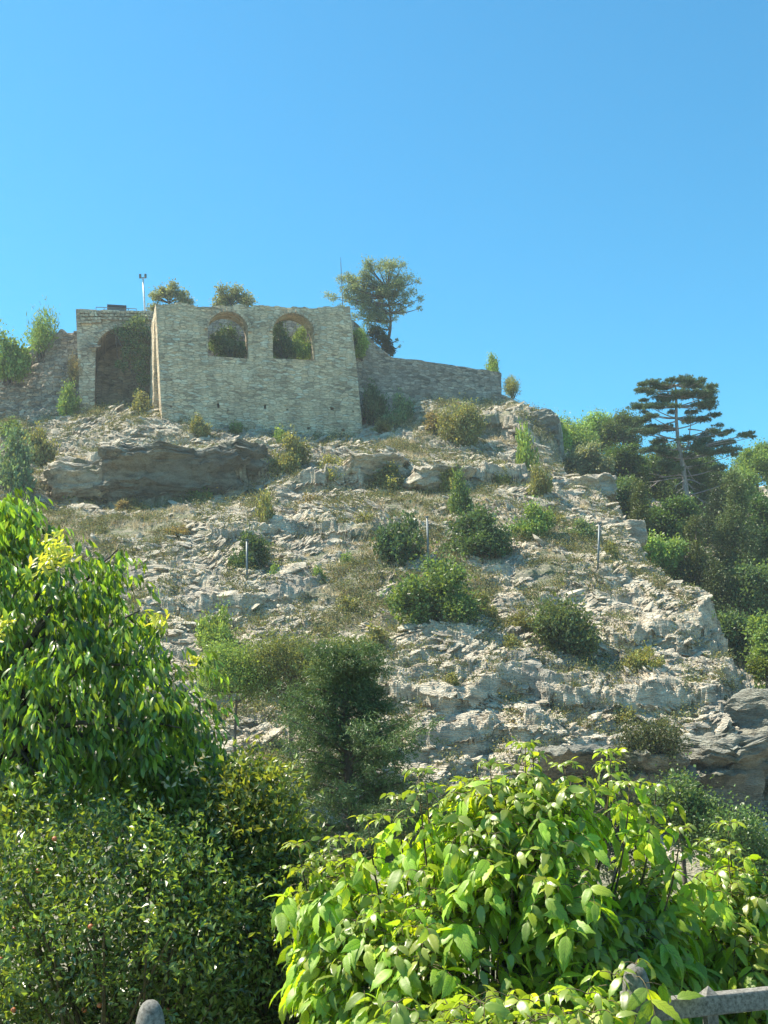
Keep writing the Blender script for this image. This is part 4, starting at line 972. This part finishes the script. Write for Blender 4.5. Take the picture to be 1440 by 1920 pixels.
# small leaved shrubs low on the left
def leafy(name, poly, Yc, thick, n_tips, kk, ls, m, tm, lb, base, spread=.13, near=160, up=.25, cat='shrub', group='shrubs low on the left'):
    o = P(base[0], base[1], Yc); o[2] = ground_z(o[0], o[1])[0]
    tips = volume_points(poly, n_tips, Yc, thick, near)-o; mm = len(tips); q = mm*kk
    ax = unit(rnd_dir(mm)+[0, 0, .5]); s = RNG.random((mm, kk))*spread*1.6
    pos = (tips[:, None]+ax[:, None]*s[..., None]).reshape(-1, 3)+RNG.normal(size=(q, 3))*spread*.22
    V, Fs = leaves(pos, unit(np.repeat(ax, kk, 0)*.5+rnd_dir(q)+[0, 0, up]), rnd_dir(q)*.8+[0, 0, .7], ls*RNG.uniform(.6, 1.3, q), tm)
    t_ = empty(name, o, lb, cat, group); link('foliage', mesh_np('foliage', V, Fs, m), t_)
    mb = MB()
    for i in range(0, mm, max(1, mm//70)):
        e = tips[i]; a = np.array([random.uniform(-.25, .25), random.uniform(-.1, .1), -.1]); mb.tube(bez(a, (a+e)/2+[0, 0, .2], e, 7), np.linspace(.02, .004, 7), 5)
    link('stem', mb.mesh('stem', M_STEM, True), t_); return t_, tips
t1, tips1 = leafy('shrub', [(-80, 1500), (60, 1480), (160, 1520), (300, 1545), (370, 1560), (420, 1640), (470, 1730), (480, 1960), (-80, 1960)], 7.0, .8, 2100, 13, .046, M_HEDGE, T_SIMPLE, 'dense small leaved fruiting shrub filling the lower left corner', (200, 1900))
t2, _ = leafy('shrub', [(400, 1640), (470, 1690), (560, 1650), (610, 1700), (640, 1960), (360, 1960)], 7.2, .5, 620, 13, .046, M_HEDGE, T_SIMPLE, 'small leaved shrub squeezed between the fruiting shrub and the bright bush', (520, 1900))
t3, _ = leafy('shrub', [(380, 1480), (430, 1455), (500, 1440), (535, 1480), (560, 1560), (590, 1600), (600, 1700), (470, 1740), (400, 1650), (360, 1540)], 7.6, .55, 800, 13, .055, M_GOLD, T_SIMPLE, 'golden brown tinted shrub standing between conifer and drooping tree', (480, 1900))
t4, _ = leafy('shrub', [(250, 1450), (330, 1430), (420, 1440), (420, 1560), (380, 1640), (270, 1600), (200, 1520)], 8.2, .5, 650, 12, .055, M_LEFT, T_SIMPLE, 'dark shrub with cream blossom under the tip of the drooping tree', (330, 1900))
pos = np.array([P(a+random.gauss(0, 8), b+random.gauss(0, 9), 7.4+random.gauss(0, .05)) for a, b, n_ in [(365, 1600, 26), (380, 1628, 26), (395, 1650, 18), (372, 1436, 22), (345, 1445, 14), (310, 1470, 8), (400, 1470, 8)] for _ in range(n_)])-np.array(t4.location)
q = len(pos); V, Fs = leaves(pos, unit(rnd_dir(q)+[0, 0, .3]), rnd_dir(q), .045*RNG.uniform(.6, 1.2, q), T_SIMPLE); link('blossom', mesh_np('blossom', V, Fs, foliage_mat('blossom', (.6, .52, .32), .2, .3, .03, .1, (1, 1, .9))), t4)
bm = bmesh.new(); bmesh.ops.create_icosphere(bm, subdivisions=2, radius=.015); me = bpy.data.meshes.new('fruit'); bm.to_mesh(me); bm.free(); me.materials.append(M_FRUIT)
for e in random.sample([e for e in tips1 if e[1] < .1], 24):
    f = link('fruit', me, t1); f.location = (e[0], e[1]-.16, e[2]-.03)

# bright compound-leaved bush
def compound_bush(lb, poly, Yc, thick, n_tips, extra, base, name='box_elder', near=170):
    o = P(base[0], base[1], Yc+.1); o[2] = ground_z(o[0], o[1])[0]
    tips = volume_points(poly, int(n_tips*1.9), Yc, thick, near)-o; nz = fbm(tips[:, 0]*3.2, tips[:, 2]*3.2, 77, 2); tips = tips[np.argsort(-nz+RNG.random(len(nz))*.12)][:n_tips]; RNG.shuffle(tips)
    mb = MB(); big = []; young = []
    root = np.array([0, 0, -.1])
    def comp(c, az, L, dr, young_, n=5, el=.25):
        h = np.array([math.cos(az), math.sin(az), 0.]); pts = bez(c, c+h*L*.55+[0, 0, L*el], c+h*L+[0, 0, L*(el-dr)], 6)
        mb.tube(pts, np.linspace(.0026, .0013, 6), 4, False)
        side = np.array([-h[1], h[0], 0.]); ls = L*(.72 if not young_ else .8)
        spots = [(5, 0), (3, 1), (3, -1)]+([(4, 1), (4, -1)] if n >= 5 else [])
        for i, sd in spots[:n]:
            base_ = pts[i]; dirv = unit(h*(.75 if sd == 0 else .35)+side*sd*(.8)+np.array([0, 0, -.8*dr-.1])+RNG.normal(size=3)*.32)
            nrm = np.array([0, 0, 1.])*.9+h*.45+RNG.normal(size=3)*.42
            (young if young_ else big).append((base_, dirv, nrm, ls*random.uniform(.8, 1.15)))
    def shoot(c, s=1.0, full=True):
        a0 = random.uniform(0, 6.28)
        if full:
            for j in range(4): comp(c-[0, 0, .05+.035*j], a0+j*1.7+random.uniform(-.3, .3), .145*s*random.uniform(.55, 1.35), random.uniform(.35, 1.1), False, random.choice((3, 5, 5)), .2)
        for j in range(3): comp(c, a0+j*2.1+.5, .10*s*random.uniform(.6, 1.3), random.uniform(.25, .7), True, 3, .35)
    for i, c in enumerate(tips):
        shoot(c, random.uniform(.85, 1.15))
        if i % 6 == 0:
            a = c*np.array([.35, .35, .25])+root; mb.tube(bez(a, (a+c)/2+[0, 0, -.05], c, 7), np.linspace(.010, .003, 7), 5)
    for ex_ in extra:
        a_, b_ = ex_[:2]; c = P(a_, b_, Yc+random.uniform(-.3, .1) if len(ex_) == 2 else ex_[2])-o
        c = c if len(ex_) == 2 else c-[0, 0, .09]; shoot(c-[0, 0, .10 if len(ex_) == 2 else -.03], 1.05); 
        for j in range(7 if len(ex_) == 2 else 0): comp(c, j*.9, .065, random.uniform(-.1, .35), True, 3, .5)
        mb.tube(bez(c*np.array([.6, .6, .4]), c*np.array([.95, .95, .75]), c, 8) if len(ex_) == 2 else bez(c-[0, -.35, .3], c-[0, -.1, .1], c, 8), np.linspace(.010, .003, 8), 5)
    t_ = empty(name, o, lb, 'bush', 'bright leafy bushes behind the fence')
    pk = lambda L: [np.array([x[i] for x in L]) for i in range(4)]
    B_ = pk(big); V, Fs = leaves(*B_, T_LEAFLET); link('foliage', vein_attr(mesh_np('foliage', V, Fs, M_MAPLE, True), T_LEAFLET), t_)
    B_ = pk(young); V, Fs = leaves(*B_, T_LEAFLET); link('young_leaves', mesh_np('young_leaves', V, Fs, foliage_mat('young_leaflets', (.26, .36, .05), .25, .55, .05, .4, (1.4, 1.35, .5)), True), t_)
    for s_ in range(5): a = root+[.04*s_-.08, 0, 0]; e = tips[s_*7]*np.array([.6, .6, .75]); mb.tube(bez(a, a*.5+e*.4, e, 7), np.linspace(.028, .012, 7), 6)
    link('stem', mb.mesh('stem', M_STEM, True), t_)
MP = [(575, 1680), (610, 1640), (640, 1600), (700, 1570), (750, 1545), (790, 1500), (850, 1480), (900, 1470), (960, 1450), (1020, 1460), (1080, 1455), (1150, 1470), (1195, 1500), (1222, 1590), (1245, 1660), (1262, 1740), (1290, 1810), (1290, 2000), (610, 2000), (575, 1900), (585, 1780)]
compound_bush('big bright green bush with drooping compound leaves in the foreground centre', MP, 6.1, .55, 760, [(560, 1590), (575, 1640), (600, 1620), (785, 1452), (800, 1480), (880, 1470), (985, 1402), (1000, 1425), (1145, 1415), (1140, 1440), (920, 1440), (1060, 1440), (1180, 1475), (1230, 1480), (690, 1540), (640, 1580), (745, 1500), (610, 1610), (1275, 1560), (590, 1690), (590, 1880), (575, 1900), (1150, 1800, 4.9), (1190, 1780, 4.95), (900, 1850, 4.9), (950, 1840, 4.95), (1000, 1850, 4.8), (1050, 1840, 4.8), (1100, 1835, 4.8), (1080, 1880, 4.95), (1020, 1890, 4.9), (960, 1890, 4.9), (1110, 1870, 4.75), (850, 1890, 4.9), (780, 1890, 4.7), (820, 1900, 4.6), (730, 1900, 4.7), (1060, 1900, 4.7), (1135, 1850, 4.85), (990, 1905, 4.6), (930, 1900, 4.6), (880, 1905, 4.6)]+[(random.uniform(740, 1140), random.uniform(1845, 1915), random.uniform(4.65, 4.9)) for _ in range(26)]+[(random.uniform(860, 1010), random.uniform(1760, 1900), random.uniform(5.45, 5.75)) for _ in range(22)], (900, 1900))
compound_bush('bright green bush with compound leaves at the right frame edge above the concrete rail', [(1310, 1640), (1360, 1620), (1420, 1640), (1520, 1640), (1560, 1990), (1260, 1990), (1290, 1760)], 6.6, .5, 260, [(1365, 1550), (1330, 1585), (1365, 1600), (1410, 1620), (1440, 1690), (1300, 1690)], (1420, 1900))

# concrete balustrade
FA = P(282, 1890, 4.5); FB = P(1190, 1800, 5.0); ed = FB-FA; ed[2] = 0; LEN = np.linalg.norm(ed); ed /= LEN; fd = np.array([-ed[1], ed[0], 0]); ZP = 1.34; UPV = np.array([0, 0, 1.])
FA[2] = FA[2]; ZPL = P(282, 1884, 4.5)[2]; ZPR = P(1190, 1815, 5.0)[2]; print('posts', ZPL, ZPR, LEN)
def post(pos, top, lb, r=.056):
    t_ = empty('fence_post', (pos[0], pos[1], 0), lb, 'post', 'concrete fence posts'); mb = MB()
    h = top; ring_ = []
    prof = [(0, r), (h-.20, r)] 
    mb.box([0, 0, (h-.10)/2], ed*r, fd*r, UPV*(h-.10)/2); link('shaft', mb.mesh('shaft', M_CONC, bevel=.008), t_)
    bm = bmesh.new(); bmesh.ops.create_uvsphere(bm, u_segments=20, v_segments=14, radius=1)
    for v in bm.verts:
        x, y, z = v.co; z = max(z, -.05); x = math.copysign(abs(x)**.8, x); y = math.copysign(abs(y)**.8, y); v.co = (x*r*1.02, y*r*1.02, z*.12)
    bmesh.ops.rotate(bm, verts=bm.verts, matrix=Matrix.Rotation(math.atan2(ed[1], ed[0]), 3, 'Z'))
    me = bpy.data.meshes.new('cap'); bm.to_mesh(me); bm.free(); me.materials.append(M_CONC); me.polygons.foreach_set('use_smooth', [True]*len(me.polygons)); c = link('cap', me, t_); c.location = (0, 0, h-.102)
    return t_
post(FA, ZPL, 'round topped concrete fence post catching the sun at the bottom left')
post(FB, ZPR, 'shaded concrete fence post under the bright bush at the bottom right')
FC = FB+ed*LEN; post(FC, ZPR, 'concrete fence post beyond the right frame edge')
for (a, b, lb) in [(FA, FB, 'concrete fence panel mostly hidden by leaves between the two posts'), (FB, FC, 'open concrete fence panel with arched bars at the bottom right')]:
    t_ = empty('concrete_fence', (a[0], a[1], 0), lb, 'fence', 'concrete fence panels'); zr = ZPR-(.175 if b is FC else .25); h = .042
    mb = MB(); mb.box(ed*(LEN/2)+UPV*zr, ed*(LEN/2-.064), fd*.032, UPV*h); link('top_rail', mb.mesh('top_rail', M_CONC, bevel=.008), t_)
    mb = MB(); mb.box(ed*(LEN/2)+UPV*(zr-.75), ed*(LEN/2-.064), fd*.032, UPV*h); link('bottom_rail', mb.mesh('bottom_rail', M_CONC, bevel=.008), t_)
    nb = 3
    for i in range(nb):
        cx = LEN*(i+.5)/nb; w_ = LEN/nb
        mb = MB(); mb.box(ed*(cx+w_/2 if i < nb-1 else cx)*1+UPV*(zr-.36), ed*.001, fd*.001, UPV*.001) if False else None
        pts = [ed*(cx+math.cos(q)*w_*.46)+UPV*(zr-.52+math.sin(q)*.40) for q in np.linspace(0, math.pi, 16)]
        V = []; 
        for p_ in pts:
            c = p_-(ed*cx+UPV*(zr-.52)); nn = c/np.linalg.norm(c)
            V += [p_-nn*.028-fd*.025, p_+nn*.028-fd*.025, p_+nn*.028+fd*.025, p_-nn*.028+fd*.025]
        Fs = [[i_*4+j, i_*4+(j+1) % 4, i_*4+4+(j+1) % 4, i_*4+4+j] for i_ in range(15) for j in range(4)]+[[0, 3, 2, 1], [60, 61, 62, 63]]
        mb.add(V, Fs); link('arch_bar', mb.mesh('arch_bar', M_CONC), t_)
        mb = MB(); mb.box(ed*cx+UPV*(zr-.070), ed*.026, fd*.022, UPV*.032); [None]; mb2 = MB(); mb2.add([ed*cx+UPV*(zr+.075)]+[ed*(cx+i_*.03)+fd*j_*.03+UPV*(zr+.040) for i_, j_ in ((-1, -1), (1, -1), (1, 1), (-1, 1))], [[0, 1, 2], [0, 2, 3], [0, 3, 4], [0, 4, 1], [1, 4, 3, 2]])
        sd = link('stud', mb.mesh('stud', M_CONC), t_); link('stud_cap', mb2.mesh('stud_cap', M_CONC), sd)
# pavement under the fence
# ------------------------------------------------------------ ground cover, loose stones
def slope_samples(n):
    a = np.radians(RNG.uniform(-21, 21, n)); r = np.sqrt(RNG.uniform(41**2, 101**2, n)); x = r*np.sin(a); y = r*np.cos(a)
    z, rk = zfull(x, y); return x, y, z, rk
def inside(x, y): return poly_sd(x, y, POLY) < -.3
x, y, z, rk = slope_samples(130000); cl = fbm(x/1.0, y/1.0, 91, 3)
m = (rk < .5) & (RNG.random(len(x)) < ss(.40, .60, cl)*.8) & inside(x, y); x, y, z = x[m], y[m], z[m]; k = 7
pos = np.repeat(np.stack([x, y, z-.03], -1), k, 0)+RNG.normal(size=(len(x)*k, 3))*[.10, .10, .0]; q = len(pos)
V, Fs = leaves(pos, unit(RNG.normal(size=(q, 3))*[.5, .5, .2]+[0, 0, 1]), rnd_dir(q), .30*RNG.uniform(.5, 1.3, q), (np.array([[-.09, 0, 0], [.09, 0, 0], [0, 1, .2]]), np.array([[0, 1, 2]])))
tag(link('dry_grass', mesh_np('dry_grass', V, Fs, M_STRAW)), 'pale straw coloured dry grass between the rocks', 'grass', kind='stuff')
x, y, z, rk = slope_samples(80000); cl = fbm(x/1.7+40, y/1.7, 92, 3)
m = (RNG.random(len(x)) < ss(.40, .60, cl)*np.where(rk < .6, 1, .6)) & inside(x, y); x, y, z = x[m], y[m], z[m]; k = 26; sz = RNG.lognormal(.18, .5, len(x))
d = rnd_dir(len(x)*k).reshape(-1, k, 3); d[..., 2] = np.abs(d[..., 2]); d = d*RNG.random((len(x), k, 1))**.5*sz[:, None, None]*[.30, .30, .34]
pos = (np.stack([x, y, z], -1)[:, None]+d).reshape(-1, 3); q = len(pos)
V, Fs = leaves(pos, unit(rnd_dir(q)+[0, 0, .6]), rnd_dir(q), .115*RNG.uniform(.5, 1.3, q), T_SIMPLE)
tag(link('low_scrub', mesh_np('low_scrub', V, Fs, M_SCRUB)), 'low olive and brown scrub covering the soil between the rocks', 'ground cover', kind='stuff')
# stones
def stone_t(seed):
    r_ = np.random.default_rng(seed); bm = bmesh.new()
    for p in r_.normal(size=(14, 3)): p = p/np.linalg.norm(p); bm.verts.new((p[0]*.75, p[1]*.42, p[2]*.16))
    bmesh.ops.convex_hull(bm, input=bm.verts); bmesh.ops.triangulate(bm, faces=bm.faces); bm.verts.ensure_lookup_table()
    vs = [v for v in bm.verts if v.link_faces]; ix = {v: i for i, v in enumerate(vs)}
    V = np.array([v.co[:] for v in vs]); Fq_ = np.array([[ix[v] for v in f.verts] for f in bm.faces]); bm.free(); return V, Fq_
x, y, z, rk = slope_samples(150000); cl = fbm(x/1.4+10, y/1.4, 93, 3)
m = (rk > .3) & (RNG.random(len(x)) < ss(.3, .5, cl)) & (poly_sd(x, y, POLY) < .7); x, y, z = x[m], y[m], z[m]; parts = []
g = RNG.integers(0, 6, len(x))
for s_ in range(6):
    t = g == s_; pos = np.stack([x[t], y[t], z[t]+.03], -1); q = len(pos); az = RNG.uniform(0, 6.28, q)
    parts.append(leaves(pos, unit(np.stack([-np.sin(az*.12-.3), np.cos(az*.12-.3)*.86, .45+RNG.normal(size=q)*.2], -1)), unit(np.stack([(fbm(x[t]/2.5, y[t]/2.5, 95, 2)-.5)*2.8, (fbm(x[t]/2.5, y[t]/2.5, 96, 2)-.5)*1.8-.35, x[t]*0+.85], -1)+RNG.normal(size=(q, 3))*.16), .24*RNG.lognormal(0, .5, q), stone_t(s_)))
V, Fs = merge(parts); me = mesh_np('loose_stones', V, Fs, M_ROCK)
tag(link('loose_stones', me), 'loose pale limestone slabs and chips scattered over the slope', 'stones', kind='stuff')
add_haze()
